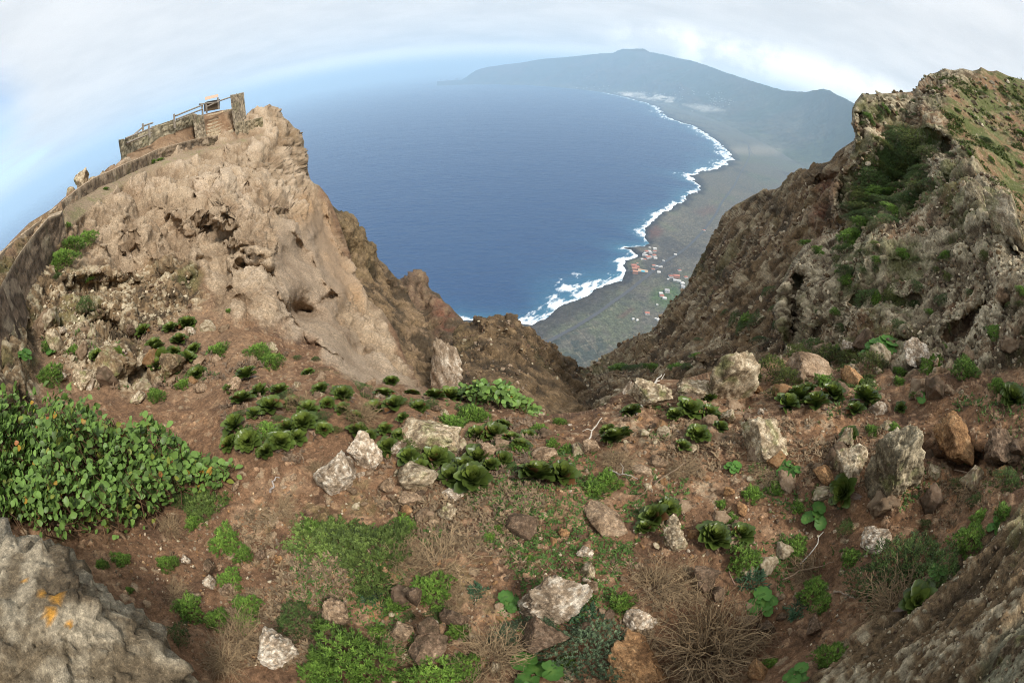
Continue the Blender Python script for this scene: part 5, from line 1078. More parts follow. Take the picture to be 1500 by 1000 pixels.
for x, y, w_, lab in [(785, 702, 62, 'broad open rosette succulent on the bare soil, left of its cupped twin'), (822, 700, 48, 'cupped rosette succulent on the bare soil, right of its broad twin'), (905, 648, 48, 'lone star-shaped rosette beside the bleached sticks'), (890, 632, 24, 'tiny rosette behind the lone star-shaped one'), (925, 606, 34, 'rosette at the foot of the rock with the bleached branch'),
                      (958, 762, 50, 'glossy cupped rosette standing on a short stem'), (978, 748, 40, 'smaller cupped rosette behind the glossy one'), (945, 776, 34, 'low rosette in front of the glossy cupped one'), (1045, 792, 58, 'olive rosette cup in the ditch, larger of two'), (1086, 786, 44, 'dark rosette cup in the ditch, smaller of two'),
                      (1266, 588, 48, 'upright bunched rosette beside the orange slab'), (1254, 606, 32, 'small rosette below the upright bunched one'), (1245, 640, 30, 'flat brown-leaved rosette above the biggest grey boulder'), (1240, 722, 50, 'spiky dark rosette drooping over dead leaves by the biggest grey boulder'), (1482, 588, 46, 'dark rosette half hidden at the right edge'),
                      (1345, 885, 62, 'very dark rosette in the shaded hollow by the slab wall'), (142, 523, 26, 'small dark rosette on the broad lichen boulder'), (176, 522, 28, 'dark rosette hanging over the cave'), (362, 555, 40, 'dark upright rosette cluster above the band of succulents'), (452, 548, 22, 'tiny black rosette on the pale slope'), (1320, 600, 22, 'tiny rosette on the red bank')]:
    plant(random.choice(ROS), 'rosette_succulent', x, y, w_*1.1, lab, 'succulent', None, random.uniform(.9, 1.3), up=.8)

HL = [  # meshes, kind, px, py, width, height factor, label
    (HERB, 75, 556, 46, 'bright feathery herb above the leafy bush at the far left'), (HERBS, 107, 520, 30, 'small bright herb below the narrow pale rock'), (HERBS, 68, 475, 26, 'small green herb on the dark wall face'),
    (HERBS, 70, 508, 26, 'rounded herb left of the narrow pale rock'),
    (MAT_, 302, 748, 92, 'green mat plant at the lower right edge of the leafy bush'), (HERBS, 285, 768, 34, 'bright herb tuft hanging from the green mat beside the leafy bush'), (DARKH, 268, 735, 40, 'dark feathery herb tucked under the leafy bush'), (HERB, 246, 828, 34, 'round green cushion beside the tiny white stone'), (HERB, 332, 795, 50, 'bright cushion, larger of the pair on open soil'), (HERB, 358, 815, 32, 'bright cushion, smaller of the pair on open soil'),
    (HERB, 338, 850, 38, 'bright cushion touching the small white rock'), (HERB, 176, 822, 30, 'upright bright cushion in the shade of the leafy bush'), (HERBS, 150, 830, 24, 'thin green sprig beside the huge corner boulder'), (HERBS, 190, 865, 14, 'tiny sprig at the edge of the huge corner boulder'),
    (HERB, 275, 893, 48, 'bright cushion, leftmost of the row of three'), (HERB, 318, 910, 40, 'bright cushion, middle of the row of three'), (HERB, 363, 890, 42, 'bright cushion with reddish edge, last of the row of three'), (HERB, 360, 915, 38, 'low cushion in front of the last of the row of three'), (DARKH, 262, 930, 40, 'dull green herb beside the huge corner boulder'),
    (DARKH, 436, 915, 74, 'dark feathery bush beside the tan rock'), (MAT_, 468, 806, 130, 'left part of the broad green mat on open soil'), (MAT_, 535, 815, 120, 'right part of the broad green mat on open soil'), (HERBS, 458, 775, 34, 'bright tuft at the top of the broad green mat'), (HERBS, 592, 770, 38, 'bright tuft at the upper tip of the broad green mat'), (MAT_, 575, 795, 60, 'green tail of the broad mat among dry twigs'),
    (HERB, 636, 865, 58, 'bright fern-like cushion over dead twigs'), (HERB, 510, 975, 118, 'large fern-like herb at the lower edge'), (HERB, 470, 985, 60, 'fern-like herb beside the large one at the lower edge'), (HERB, 635, 995, 92, 'spreading bright herb at the lower edge below the flat slab'), (HERB, 685, 975, 46, 'bright herb tip rising at the lower edge'), (HERBS, 578, 888, 34, 'yellow-green sprig beside the blue-green weed'),
    (HERBS, 555, 930, 34, 'small bright herb above the large fern-like herb'), (DARKH, 600, 905, 20, 'tiny dark herb beside the upright brown stone'), (DARKH, 645, 900, 40, 'grey-leaved low plant beside the reddish brown rock'), (HERBS, 672, 925, 36, 'sprawling weed under the reddish brown rock'),
    (HERBS, 320, 514, 34, 'bright herb on the slope below the tan cliff, left one'), (HERB, 378, 520, 42, 'bright creeping herb below the tan cliff, upper one'), (HERB, 398, 533, 40, 'bright creeping herb below the tan cliff, lower one'), (HERBS, 278, 488, 20, 'small bright herb on the rocky step'), (HERB, 228, 584, 32, 'green cushion behind the leafy bush'), (HERBS, 268, 565, 26, 'herb under the dark overhanging boulder'),
    (DARKH, 435, 525, 14, 'tiny herb on the pale slope'), (DARKH, 462, 527, 16, 'tiny dark tuft on the pale slope'), (HERBS, 335, 456, 10, 'tiny herb growing in the tan cliff'),
    (HERB, 106, 362, 44, 'green shrub on the bank under the near wall, upper part'), (HERB, 92, 385, 48, 'green shrub on the bank under the near wall, lower part'), (HERB, 130, 350, 30, 'green shrub on the bank, nearest the tan cliff'), (DARKH, 85, 410, 26, 'dark shrub at the foot of the near wall'), (HERBS, 131, 412, 18, 'small herb on the rubble bluff'), (DARKH, 125, 448, 30, 'dark herb in the cleft of the rubble bluff'),
    (HERBS, 100, 330, 12, 'herb beside the end of the near wall'), (HERBS, 222, 240, 16, 'bright herb at the edge of the cobbled path'), (HERBS, 235, 235, 12, 'small herb beside the bright one on the path edge'), (HERBS, 155, 278, 12, 'herb on the path edge above the tan cliff'),
    (HERBS, 495, 575, 30, 'bright herb behind the crowded rosettes'), (HERBS, 690, 612, 46, 'bright low weeds by the tan ledge rock'), (HERBS, 662, 622, 40, 'yellow-green weeds above the wide lichen boulder'), (HERBS, 790, 632, 30, 'bright cushion on the lip of the saddle'), (HERBS, 760, 660, 30, 'bright cushion right of the low mound'), (HERBS, 832, 662, 28, 'bright cushion below the bleached forked branch'), (HERBS, 810, 652, 18, 'small bright cushion beside the flat-topped rock'), (HERBS, 820, 620, 22, 'sprig on the lip of the saddle'), (DARKH, 708, 665, 24, 'dark sprig between the rosettes'),
    (HERB, 1088, 825, 58, 'bright feathery cushion above the wedge-shaped rocks'), (BLUEH, 1105, 850, 46, 'blue-green weed hanging below the bright cushion'), (HERB, 1165, 802, 38, 'bright feathery cushion under the pale stick'), (HERB, 1195, 870, 52, 'bright leafy herb over the dead branches, upper one'), (BLUEH, 1170, 895, 44, 'leafy herb over the dead branches, lower left one'), (HERB, 1208, 888, 36, 'leafy herb over the dead branches, right one'),
    (HERB, 1215, 965, 50, 'bright herb near the slab wall at the lower edge'), (HERBS, 1128, 975, 26, 'bright sprig beside the rounded ochre stone'), (HERBS, 1137, 716, 34, 'bright cushion on the weedy soil'), (HERBS, 1102, 728, 36, 'low bright weeds on the weedy soil'), (HERBS, 1055, 740, 18, 'tiny sprig by the small orange rock'), (HERBS, 1070, 762, 28, 'bright sprig above the ditch rosettes'), (HERBS, 1248, 818, 34, 'spiky bright herb above the dark grey shrub'), (HERBS, 1310, 628, 24, 'bright cushion on the red bank, right one'), (HERBS, 1278, 633, 24, 'bright cushion on the red bank, left one'), (HERBS, 1333, 645, 16, 'tiny sprig on the red bank'),
    (HERB, 1415, 546, 50, 'bright herb at the foot of the crag, largest'), (HERB, 1366, 538, 36, 'bright herb at the foot of the crag, beside the pale ledge'), (HERBS, 1318, 548, 24, 'small herb below the pale ledge stone'), (HERBS, 1318, 562, 24, 'low herb under the small one by the pale ledge'), (HERB, 1462, 572, 36, 'bright herb above the dark rosette at the right edge'), (HERBS, 1205, 558, 28, 'bright cushion on the domed sandy boulder'), (HERBS, 1258, 560, 20, 'bright sprig beside the orange slab'),
    (HERB, 1418, 795, 56, 'leafy green herb near the slab wall'), (HERBS, 1470, 755, 38, 'green herb higher along the slab wall'), (HERBS, 1435, 760, 30, 'green sprig between the two slab wall herbs'), (HERBS, 1378, 815, 18, 'bright sprig on the dark grey shrub'), (DARKH, 1405, 715, 36, 'grey-green herb below the orange outcrop'), (DARKH, 1430, 735, 30, 'small grey-green herb on the red bank'), (DARKH, 1475, 712, 60, 'dull green herb at the right edge'), (DARKH, 1240, 775, 30, 'grey tuft beside the pale streaked outcrop'), (DARKH, 1355, 770, 24, 'green tuft behind the dark grey shrub'), (HERBS, 1168, 742, 24, 'grey-green tuft on the lichened ledge'),
    (GREYH, 872, 955, 124, 'grey-green cushion shrub, largest, beside the orange-brown slab'), (GREYH, 790, 918, 60, 'grey-green herb on the slanting outcrop'), (GREYH, 740, 935, 46, 'grey-green herb left of the slanting outcrop'), (BLUEH, 855, 902, 50, 'blue-green weed behind the grey-green cushion shrub'), (HERBS, 826, 978, 40, 'bright sprig at the foot of the grey-green cushion shrub'), (HERBS, 910, 885, 40, 'weed behind the big dry shrub'),
    (BLUEH, 542, 872, 44, 'blue-green weed with a yellow flower'), (BLUEH, 697, 866, 34, 'blue-green weed above the broad round leaves'), (HERBS, 870, 718, 44, 'sprawling weeds above the rounded tan boulder'), (HERBS, 890, 705, 38, 'sprawling weeds among small stones'), (HERBS, 730, 775, 14, 'tiny sprig beside the flat-faced brown rock'), (HERBS, 718, 785, 16, 'tiny sprig left of the flat-faced brown rock'), (HERBS, 775, 818, 14, 'tiny sprig on the dark damp soil'), (HERBS, 1345, 578, 24, 'leafy sprig on the red bank below the crag'),
    (YELH, 1130, 552, 64, 'yellow-green shrub in the band at the cliff foot, leftmost'), (YELH, 1158, 562, 54, 'yellow-green shrub behind the rosette row'), (YELH, 1170, 530, 54, 'yellow-green shrub above the domed boulder'), (YELH, 1212, 528, 58, 'yellow-green shrub left of the pinkish block'), (YELH, 1275, 540, 58, 'yellow-green shrub right of the pinkish block'), (YELH, 1105, 560, 40, 'yellow-green shrub touching the tall lichen-topped boulder'), (YELH, 1142, 582, 44, 'lowest yellow-green shrub beside the tall boulder'), (YELH, 1245, 530, 44, 'yellow-green shrub in front of the pinkish block'), (DARKH, 1188, 512, 36, 'small dark shrub at the base of the cleft'),
    (HERB, 1230, 515, 22, 'bright herb above the pinkish block'), (DARKH, 1268, 440, 40, 'grey-green shrub on the crag ledge'), (HERBS, 1285, 438, 20, 'bright herb on the crag ledge'), (DARKH, 1318, 480, 30, 'dark shrub on the lower crag'), (DARKH, 1235, 482, 22, 'dark tuft in the pale crack'), (HERB, 1386, 378, 22, 'bright herb high on the crag face'), (HERB, 1322, 372, 24, 'green cushion on the middle of the crag'), (HERB, 1494, 428, 18, 'bright herb with a yellow flower at the right edge'),
    (HERB, 1262, 330, 30, 'bright herb on the shoulder left of the crag'), (HERB, 1245, 350, 34, 'green herb lower on the shoulder'), (DARKH, 1240, 372, 44, 'dark shrub on the shoulder ledge'), (HERBS, 1258, 345, 22, 'sprig on the shoulder'), (DARKH, 1238, 400, 34, 'dark shrub at the lower end of the shoulder'), (HERB, 1250, 362, 26, 'leafy herb on the shoulder ledge'),
]
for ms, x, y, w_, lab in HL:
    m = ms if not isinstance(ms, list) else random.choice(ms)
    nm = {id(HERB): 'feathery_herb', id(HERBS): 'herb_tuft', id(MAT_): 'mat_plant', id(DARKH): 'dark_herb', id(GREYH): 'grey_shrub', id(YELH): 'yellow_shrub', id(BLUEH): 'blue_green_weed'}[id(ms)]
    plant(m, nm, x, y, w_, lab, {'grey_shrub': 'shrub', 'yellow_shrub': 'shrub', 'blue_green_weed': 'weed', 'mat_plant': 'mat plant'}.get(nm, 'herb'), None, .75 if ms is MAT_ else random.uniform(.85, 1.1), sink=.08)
plant(DARKH[0], 'dark_grey_shrub', 1330, 850, 150, 'big dark grey-green shrub in the hollow by the slab wall, right part', 'shrub', hs=.9); plant(DARKH[1], 'dark_grey_shrub', 1290, 860, 100, 'big dark grey-green shrub in the hollow, lower left part', 'shrub', hs=.8); plant(DARKH[2], 'dark_grey_shrub', 1375, 845, 80, 'dark grey-green shrub against the slab wall', 'shrub', hs=.8)
for i in range(46):
    x, y = RNG.uniform(320, 780), RNG.uniform(560, 690)
    if not inside(np.array([[x, y]]), [(320, 570), (540, 570), (620, 580), (780, 620), (780, 690), (600, 700), (560, 650), (420, 665), (330, 640)])[0]: continue
    plant(random.choice([HERBS, DARKH, YELH])[i % 3], 'scrub_tuft', x, y, RNG.uniform(14, 34), 'small scrubby tuft growing between the dark rosettes of the saddle', 'scrub', 'scrub tufts between the rosettes', RNG.uniform(.5, .9))
for i in range(12):
    x, y = RNG.uniform(330, 780), RNG.uniform(575, 690)
    if not inside(np.array([[x, y]]), [(320, 570), (540, 570), (620, 580), (780, 620), (780, 690), (600, 700), (560, 650), (420, 665), (330, 640)])[0]: continue
    plant(TWIG[i % 2] if False else DARKH[i % 3], 'scrub_tuft', x, y, RNG.uniform(20, 40), 'small scrubby tuft growing between the dark rosettes of the saddle', 'scrub', 'scrub tufts between the rosettes', .5)
# brush on the crag
CB = [(1296, 232), (1315, 222), (1338, 208), (1356, 225), (1330, 238), (1305, 250), (1284, 258), (1350, 250), (1322, 262), (1298, 272), (1275, 280), (1342, 275), (1318, 288), (1292, 296), (1266, 300), (1335, 300), (1308, 310), (1282, 318), (1258, 318), (1300, 326), (1268, 292), (1362, 268), (1310, 200), (1290, 212), (1252, 305), (1300, 240), (1340, 222), (1275, 265), (1325, 250), (1310, 278), (1345, 260), (1287, 285), (1262, 285), (1302, 300), (1270, 310), (1328, 292), (1290, 245)]
for i, (x, y) in enumerate(CB):
    plant(random.choice([DARKH, HERB, DARKH, YELH])[i % 3], 'brush', x, y, RNG.uniform(36, 56), 'low green bush in the scrub-filled hollow high on the crag', 'bush', 'bushes in the hollow of the crag', .5)
for i in range(42):
    x, y = [(RNG.uniform(1365, 1500), RNG.uniform(118, 250)), (RNG.uniform(1262, 1350), RNG.uniform(145, 190)), (RNG.uniform(1400, 1500), RNG.uniform(160, 330))][i % 3]
    plant(random.choice([DARKH, HERBS])[i % 3], 'turf_bush', x, y, RNG.uniform(9, 20), 'small bush dotted over the grassy shoulder on top of the crag', 'bush', 'small bushes on the grassy shoulder', .7)
for i in range(46):
    x, y = RNG.uniform(1165, 1500), RNG.uniform(330, 520)
    if not inside(np.array([[x, y]]), [(1165, 515), (1150, 440), (1210, 350), (1300, 330), (1400, 260), (1500, 340), (1500, 520)])[0]: continue
    plant(random.choice([DARKH, HERB, YELH])[i % 3], 'cliff_bush', x, y, RNG.uniform(9, 26), 'small green plant rooted in the cracks of the crag face', 'bush', 'small plants on the crag face', .7)
for i in range(34):
    x = RNG.uniform(880, 1240); y = 600-(x-880)*.85+RNG.uniform(-5, 110); y = min(y, 540)
    q = np.array([[x, y]])
    if not inside(q, [(880, 560), (1060, 330), (1230, 240), (1200, 340), (1130, 500), (1000, 545)])[0]: continue
    dd = math.exp(float(rbf([(c[0], c[1]) for c in R_CTRL], np.log([c[2] for c in R_CTRL]), q)[0]))
    plant(random.choice([DARKH, DARKH, HERBS])[i % 3], 'ravine_bush', x, y, RNG.uniform(12, 30), 'small dark bush clinging to the rocky slope of the ravine', 'bush', 'bushes on the ravine slope', .7, D=dd*.985)

TL = [(TWIGB, 1040, 960, 172, 'largest dry shrub, a mound of curling bare twigs near the lower edge', 1), (TWIG[0], 720, 965, 110, 'curly dry shrub left of the slanting outcrop', .7), (TWIG[1], 640, 830, 120, 'flattened dry shrub beside the broad green mat', .5), (TWIG[0], 590, 820, 70, 'dry stems sticking out of the broad green mat', .8), (TWIG[1], 960, 860, 110, 'flattened dry shrub above the largest one', .5),
      (TWIG[0], 1010, 855, 80, 'tangled dry twigs beside the wedge-shaped rock', .5), (TWIG[1], 462, 690, 44, 'straw-coloured dry tuft at the edge of the path', .6), (TWIG[0], 410, 748, 60, 'flat dark dead twigs on the bare path', .25), (TWIG[0], 1190, 845, 90, 'tangle of dead branches above the leafy herbs', .6), (TWIG[1], 355, 935, 90, 'dark dry shrub beside the row of three cushions', .6), (TWIG[0], 252, 870, 60, 'flattened dead twigs above the row of three cushions', .3),
      (TWIG[1], 330, 965, 80, 'dark dead shrub by the huge corner boulder', .5), (TWIG[0], 560, 955, 80, 'dry twigs right of the large fern-like herb', .5), (TWIG[1], 1310, 890, 110, 'dead twigs under the dark grey shrub', .5), (TWIG[0], 1425, 720, 60, 'bare grey twigs below the orange outcrop', .5), (TWIG[1], 905, 680, 70, 'dry twigs beside the dead sticks', .4), (TWIG[0], 660, 880, 50, 'dry twigs under the bright fern-like cushion', .5), (TWIG[1], 870, 560, 0, '', 1),
      (TWIG[0], 250, 775, 50, 'dry stems beneath the leafy bush', .7), (TWIG[1], 530, 615, 60, 'dry flower stalks among the crowded rosettes', 1.3), (TWIG[0], 440, 600, 50, 'dry stalks above the crowded rosettes', 1.3), (TWIG[1], 1000, 690, 60, 'fine dry twigs right of the lone star-shaped rosette', .4), (TWIG[0], 1130, 690, 70, 'dry grass stems on the weedy soil', .3)]
for me, x, y, w_, lab, hs in TL:
    if w_: plant(me, 'dry_twig_bush', x, y, w_, lab, 'dry shrub', None, hs)
for i, (x, y, w_, lab) in enumerate([(785, 992, 74, 'largest round-leaved plant, at the lower edge'), (740, 886, 36, 'round-leaved plant left of the slanting outcrop'), (1155, 692, 38, 'three round leaves on the weedy soil'), (1192, 762, 44, 'round leaves climbing the lichened ledge'), (1112, 888, 48, 'round-leaved plant beside the big dry shrub'), (1166, 990, 38, 'grey round leaves near the lower edge'), (1350, 585, 26, 'round-leaved plant on the red bank'),
                                     (1290, 512, 50, 'tall round-leaved plant at the crag foot'), (1272, 520, 34, 'round leaves left of the tall round-leaved plant'), (1455, 775, 30, 'round leaves by the slab wall'), (1072, 686, 26, 'pair of round leaves beside the craggy boulder'), (1372, 838, 30, 'round leaves on the dark grey shrub'), (1417, 680, 24, 'round leaves in the shade of the orange outcrop'), (35, 525, 26, 'round leaves at the far left above the leafy bush'), (75, 515, 22, 'small round leaves above the leafy bush')]):
    plant(BROAD[i % 3], 'round_leaf_plant', x, y, w_, lab, 'leafy plant', None, .9)

# the two round-leaved bushes: leaves on branching stems, built where they root
def leafy_bush(name, label, poly, n, Hfun, leaf_px, dens_seed):
    r = np.random.default_rng(dens_seed); lo, hi_ = np.min(poly, 0), np.max(poly, 0); g = Geo(); gs = Geo(); pts = []
    while len(pts) < n:
        q = r.uniform(lo, hi_)
        if inside(q[None], poly)[0]: pts.append(q)
    base = None
    for i, q in enumerate(pts):
        p, nrm, d = hit(*q); H = Hfun(*q)
        if H <= 0: continue
        clump = .75+.35*math.sin(p.x*9+dens_seed)*math.cos(p.y*8)
        t = r.random()**.6; z = H*t*clump; pp = np.array(p)+np.array([0, 0, z])+r.normal(0, .02, 3)
        L = leaf_px*d/FOC*r.uniform(.6, 1.3); a = r.uniform(0, 6.3); e = r.uniform(-.2, .9)
        dr = np.array([math.cos(a)*math.cos(e), math.sin(a)*math.cos(e), math.sin(e)]); up = np.array([0, -.25, .8])+r.normal(0, .35, 3)
        k = .45+.55*t; c = np.array([.155, .255, .055])*r.uniform(.45, 1.4)
        if r.random() < .22: c = np.array([.17, .29, .065])*r.uniform(.8, 1.2)
        u = r.random()
        if u < .008: c = np.array([.45, .26, .04])
        elif u < .013: c = np.array([.42, .17, .06])
        elif u < .06: c = np.array([.25, .28, .05])
        blade(g, pp, dr, L, L*.78, c, .10, .25, up, prof=(.12, .7, 1, .85, .3))
        if i % 9 == 0:
            b0 = np.array(p)+np.array([r.normal(0, .05), r.normal(0, .05), 0])
            if base is not None and n < 1000: tube(gs, [np.array(base), (b0+np.array(base))/2+(0, 0, .02), b0], .006, .005, (.12, .08, .05), 3)
            m_ = (b0+pp)/2+r.normal(0, .03, 3)
            tube(gs, [b0, m_, pp, pp+(0, 0, .01)], .005, .002, np.array([.13, .075, .04])*r.uniform(.6, 1.2), 3)
        if base is None: base = p
    root = bpy.data.objects.new(name, None); COL.objects.link(root); root.location = base; tag(root, label, 'bush')
    for gg, nm, mt in ((g, 'foliage', M_BUSH), (gs, 'stems', M_TWIG)):
        gg.V = [v-np.array(base) for v in gg.V]; o = gg.mesh(nm, mt, link=True, parent=root)
    return root
M_BUSH = leaf_mat('glossy bush leaf', .45, .3, .22)
def Hb(x, y):
    e = min(1, max(0, (x+60)/60.))*min(1, max(0, (380-x)/150.))*min(1, max(.0, (800-y)/60.)); return .03+.47*e**.6*math.exp(-((x-135)/200.)**2)
leafy_bush('leafy_bush', 'big leafy bush with round green leaves and a few yellow ones, spread beside the path', [(-60, 630), (40, 625), (140, 640), (260, 665), (345, 690), (330, 715), (270, 735), (240, 760), (190, 785), (110, 790), (40, 780), (-50, 740)], 5200, Hb, 10.5, 3)
leafy_bush('leafy_bush', 'smaller round-leaved bush spilling over the drop beside the upright cream rock', [(680, 588), (695, 560), (720, 552), (760, 570), (785, 592), (790, 612), (770, 606), (745, 600), (715, 600)], 620, lambda x, y: .06+.20*max(0, min(1, (790-x)/90))*max(0, min(1, (x-672)/16)), 9, 8)
# trailing plant with thin stems: dead branches and sticks
def stick(pts, w_, label, col=(.42, .37, .30), h0=.01, h1=.06, name='dead_branch', fork=None):
    g = Geo(); P = []
    n = len(pts)
    for i, (x, y) in enumerate(pts):
        p, nrm, d = hit(x, y); P.append(np.array(p)+np.array([0, 0, h0+(h1-h0)*math.sin(math.pi*i/(n-1)*.6)]))
    b_ = P[0].copy(); r_ = w_*d/FOC*.5
    Q_ = []
    for i in range(n-1):
        for t in (0, .33, .66): Q_.append(P[i]*(1-t)+P[i+1]*t+RNG.normal(0, r_*.8, 3))
    Q_.append(P[-1]); tube(g, np.array(Q_)-b_, r_, r_*.45, col, 5)
    if fork:
        for (k, x, y) in fork:
            p, _, d = hit(x, y); a = Q_[k]; e = np.array(p)+np.array([0, 0, h1]); tube(g, np.array([a, (a+e)/2+RNG.normal(0, r_, 3), e])-b_, r_*.6, r_*.3, col, 4)
    o = g.mesh(name, M_TWIG, link=True); o.location = b_; return tag(o, label, 'dead branch')
stick([(928, 612), (945, 585), (958, 568), (968, 555)], 3.2, 'bleached forked branch leaning on the lichen-crusted rock', (.55, .50, .42), fork=[(6, 972, 548), (7, 962, 578)])
stick([(858, 652), (868, 640), (880, 622)], 3, 'bleached forked branch on the lip of the saddle', (.50, .44, .36), fork=[(3, 852, 642)])
stick([(893, 690), (905, 702), (918, 706), (930, 712)], 3, 'grey dead stick among the tan rocks', (.38, .32, .26), fork=[(4, 905, 690)])
stick([(958, 712), (980, 700), (1000, 688)], 2.2, 'thin brown dead stem on the soil', (.25, .18, .12)); stick([(1172, 828), (1184, 812), (1198, 788)], 2.6, 'pale stick crossing the bright feathery cushion', (.5, .45, .38))
stick([(1290, 872), (1302, 860), (1314, 846)], 4.5, 'reddish stick lying on the dark grey shrub', (.26, .17, .12)); stick([(1222, 868), (1232, 880), (1240, 886)], 4, 'short bare stick beside the leafy herbs', (.30, .22, .16)); stick([(396, 722), (406, 716), (416, 710)], 4, 'short grey stick on the bare path', (.36, .31, .27))
stick([(1145, 850), (1165, 842), (1190, 838), (1212, 832)], 3, 'curved dead branch above the leafy herbs', (.24, .17, .11), fork=[(5, 1180, 822)]); stick([(1075, 858), (1060, 845)], 3, 'short reddish stem under the blue-green weed', (.22, .14, .10)); stick([(85, 770), (110, 778), (135, 772)], 3, 'bare stem under the leafy bush', (.2, .14, .1)); stick([(930, 735), (945, 725), (958, 700)], 2, 'thin bent stem by the tan rocks', (.24, .17, .11))
stick([(1395, 690), (1410, 705), (1418, 722)], 2, 'thin dry stem on the red bank', (.28, .2, .14))
# tiny ground cover
def cover(name, label, cat, polys, n, col, L0, L1, seed):
    r = np.random.default_rng(seed); g = Geo()
    wgt = np.zeros(len(_gp))
    for pl in polys: wgt = np.maximum(wgt, inside(_gq, pl)*1.0)
    wgt *= sstep(.10, .35, fbm(_gp, .45, 4, .6, seed=seed)+.05); wgt *= (_gd**-1.0); ids = r.choice(len(_gp), n, p=wgt/wgt.sum())
    for i in ids:
        d = _gd[i]; L = r.uniform(L0, L1)*d/FOC; p = _gp[i]; c = np.array(col)*r.uniform(.6, 1.5)
        for k in range(4):
            a = r.uniform(0, 6.3); e = r.uniform(.3, 1.2); blade(g, p, (math.cos(a)*math.cos(e), math.sin(a)*math.cos(e), math.sin(e)), L, L*.34, c, 0, .3, prof=(.3, 1, .1), cols=2)
    o = g.mesh(name, M_HERB, smooth=False, link=True); return tag(o, label, cat, kind='stuff')
cover('weeds', 'tiny green weeds scattered over the saddle', 'weeds', [[(560, 580), (1200, 600), (1230, 900), (900, 980), (300, 990), (300, 820), (700, 760)], [(60, 470), (330, 480), (320, 560), (60, 580)], [(1200, 560), (1500, 560), (1500, 720), (1250, 760)]], 4600, (.085, .15, .035), 3, 7, 5)
cover('dry_grass', 'straw and dead stems lying over the soil', 'dry grass', [[(240, 780), (1250, 560), (1480, 560), (1480, 720), (1250, 950), (280, 980)], [(900, 560), (1200, 560), (1100, 800), (850, 760)]], 4200, (.24, .17, .10), 4, 10, 6)
cover('litter', 'dead leaves and straw caught between the rosettes', 'leaf litter', [[(320, 560), (560, 560), (790, 610), (790, 700), (560, 700), (330, 660)], [(60, 470), (420, 480), (420, 570), (60, 570)]], 1800, (.20, .14, .09), 4, 9, 16)
cover('grass', 'short grass on the shoulder above the crag', 'grass', [[(1350, 110), (1500, 115), (1530, 330), (1480, 300), (1420, 230), (1370, 170)], [(1300, 500), (1200, 520), (1120, 560), (1300, 570)]], 5200, (.085, .115, .030), 2, 5, 7)

# ------------------------------------------------------------------ stone walls, lookout, houses
M_WALLSTONE = rock_mat('dry stone', 9, .6, .03, .3)
def stone_wall(base, heights, thick, back, name='stone_wall', cell=.28, res=.06, cols=None, cap=None, tilt=0.0, parent=None, seed=1, stretch=1.6, sinkz=.15):
    """base: world points along the foot of the face; back: unit vector away from the face"""
    base = np.array([tuple(b) for b in base]); seg = np.r_[0, np.cumsum(np.linalg.norm(np.diff(base, axis=0), axis=1))]
    n = max(3, int(seg[-1]/res)); s = np.linspace(0, seg[-1], n)
    B = np.stack([np.interp(s, seg, base[:, k]) for k in range(3)], 1); Hh = np.interp(s, seg, heights)
    bk = np.asarray(back, float); bk /= np.linalg.norm(bk); m = max(3, int(np.max(heights)/res)); mt = max(2, int(thick/res))
    prof = [(0, v) for v in np.linspace(0, 1, m)]+[(u, 1) for u in np.linspace(0, 1, mt+1)[1:]]+[(1, v) for v in np.linspace(1, 0, m)[1:]]
    V = np.zeros((n, len(prof), 3))
    for j, (u, v) in enumerate(prof):
        V[:, j] = B+bk*(u*thick)[None] if np.isscalar(u) and False else B+bk*(u*thick)+np.c_[np.zeros(n), np.zeros(n), v*(Hh+sinkz)-sinkz]
    k = len(prof); P = V.reshape(-1, 3); cen = (B+bk*thick/2+np.c_[np.zeros(n), np.zeros(n), Hh/2])[:, None, :].repeat(k, 1).reshape(-1, 3)
    o_ = P-cen; o_ /= np.linalg.norm(o_, axis=1)[:, None]+1e-9
    SU = np.stack([np.repeat(s, k)/stretch, np.tile([u*thick for u, v in prof], n), np.tile([v for u, v in prof], n)*np.repeat(Hh, k)*1.25], 1)
    f1, f2, cid, tl = worley(SU, cell, seed, True); j_ = np.clip((f2-f1)*3.5, 0, 1)
    top = np.array([v >= .999 for u, v in prof])[None].repeat(n, 0).ravel()
    P = P+o_*((cell*.22*(j_-.6)+cell*.18*(cid-.5))*np.where(top & (cap is not None), .25, 1))[:, None]
    base_c = np.array([.20, .165, .11]) if cols is None else np.array(cols)
    c = base_c*(.55+.9*cid)[:, None]*(.35+.65*j_)[:, None]; c = mix(c, np.array([.32, .27, .19]), sstep(.6, .9, cid)*.5*j_); c = mix(c, C['moss'], sstep(.2, .5, fbm(P, .6, 3, seed=4))*.25)
    if cap is not None: c = mix(c, np.array(cap), top*.85)
    I = np.arange(n*k).reshape(n, k); Fq = [np.stack([I[:-1, :-1].ravel(), I[1:, :-1].ravel(), I[1:, 1:].ravel(), I[:-1, 1:].ravel()], 1)]
    def cap_end(row, rev):                                  # close the end by matching front and back columns
        q = []
        for a in range(m-1):
            b_ = k-1-a; quad = (I[row, a], I[row, a+1], I[row, b_-1], I[row, b_]); q.append(quad if rev else quad[::-1])
        return np.array(q)
    Fq += [cap_end(0, False), cap_end(n-1, True)]
    org = P[0].copy(); o = mesh_np(name, P-org, Fq, M_WALLSTONE, np.clip(c, .01, .8), smooth=False, parent=parent); o.location = org
    return o
def bar(g, a, b_, r, col=(.30, .26, .21), k=5): tube(g, [np.array(a), (np.array(a)+np.array(b_))/2, np.array(b_)], r, r*.92, col, k)
back_dir = np.array([-.80, .60, 0])
def HP(px, py, push=0.0):
    p, nrm, d = hit(px, py); return np.array(p)+ray(px, py)*push
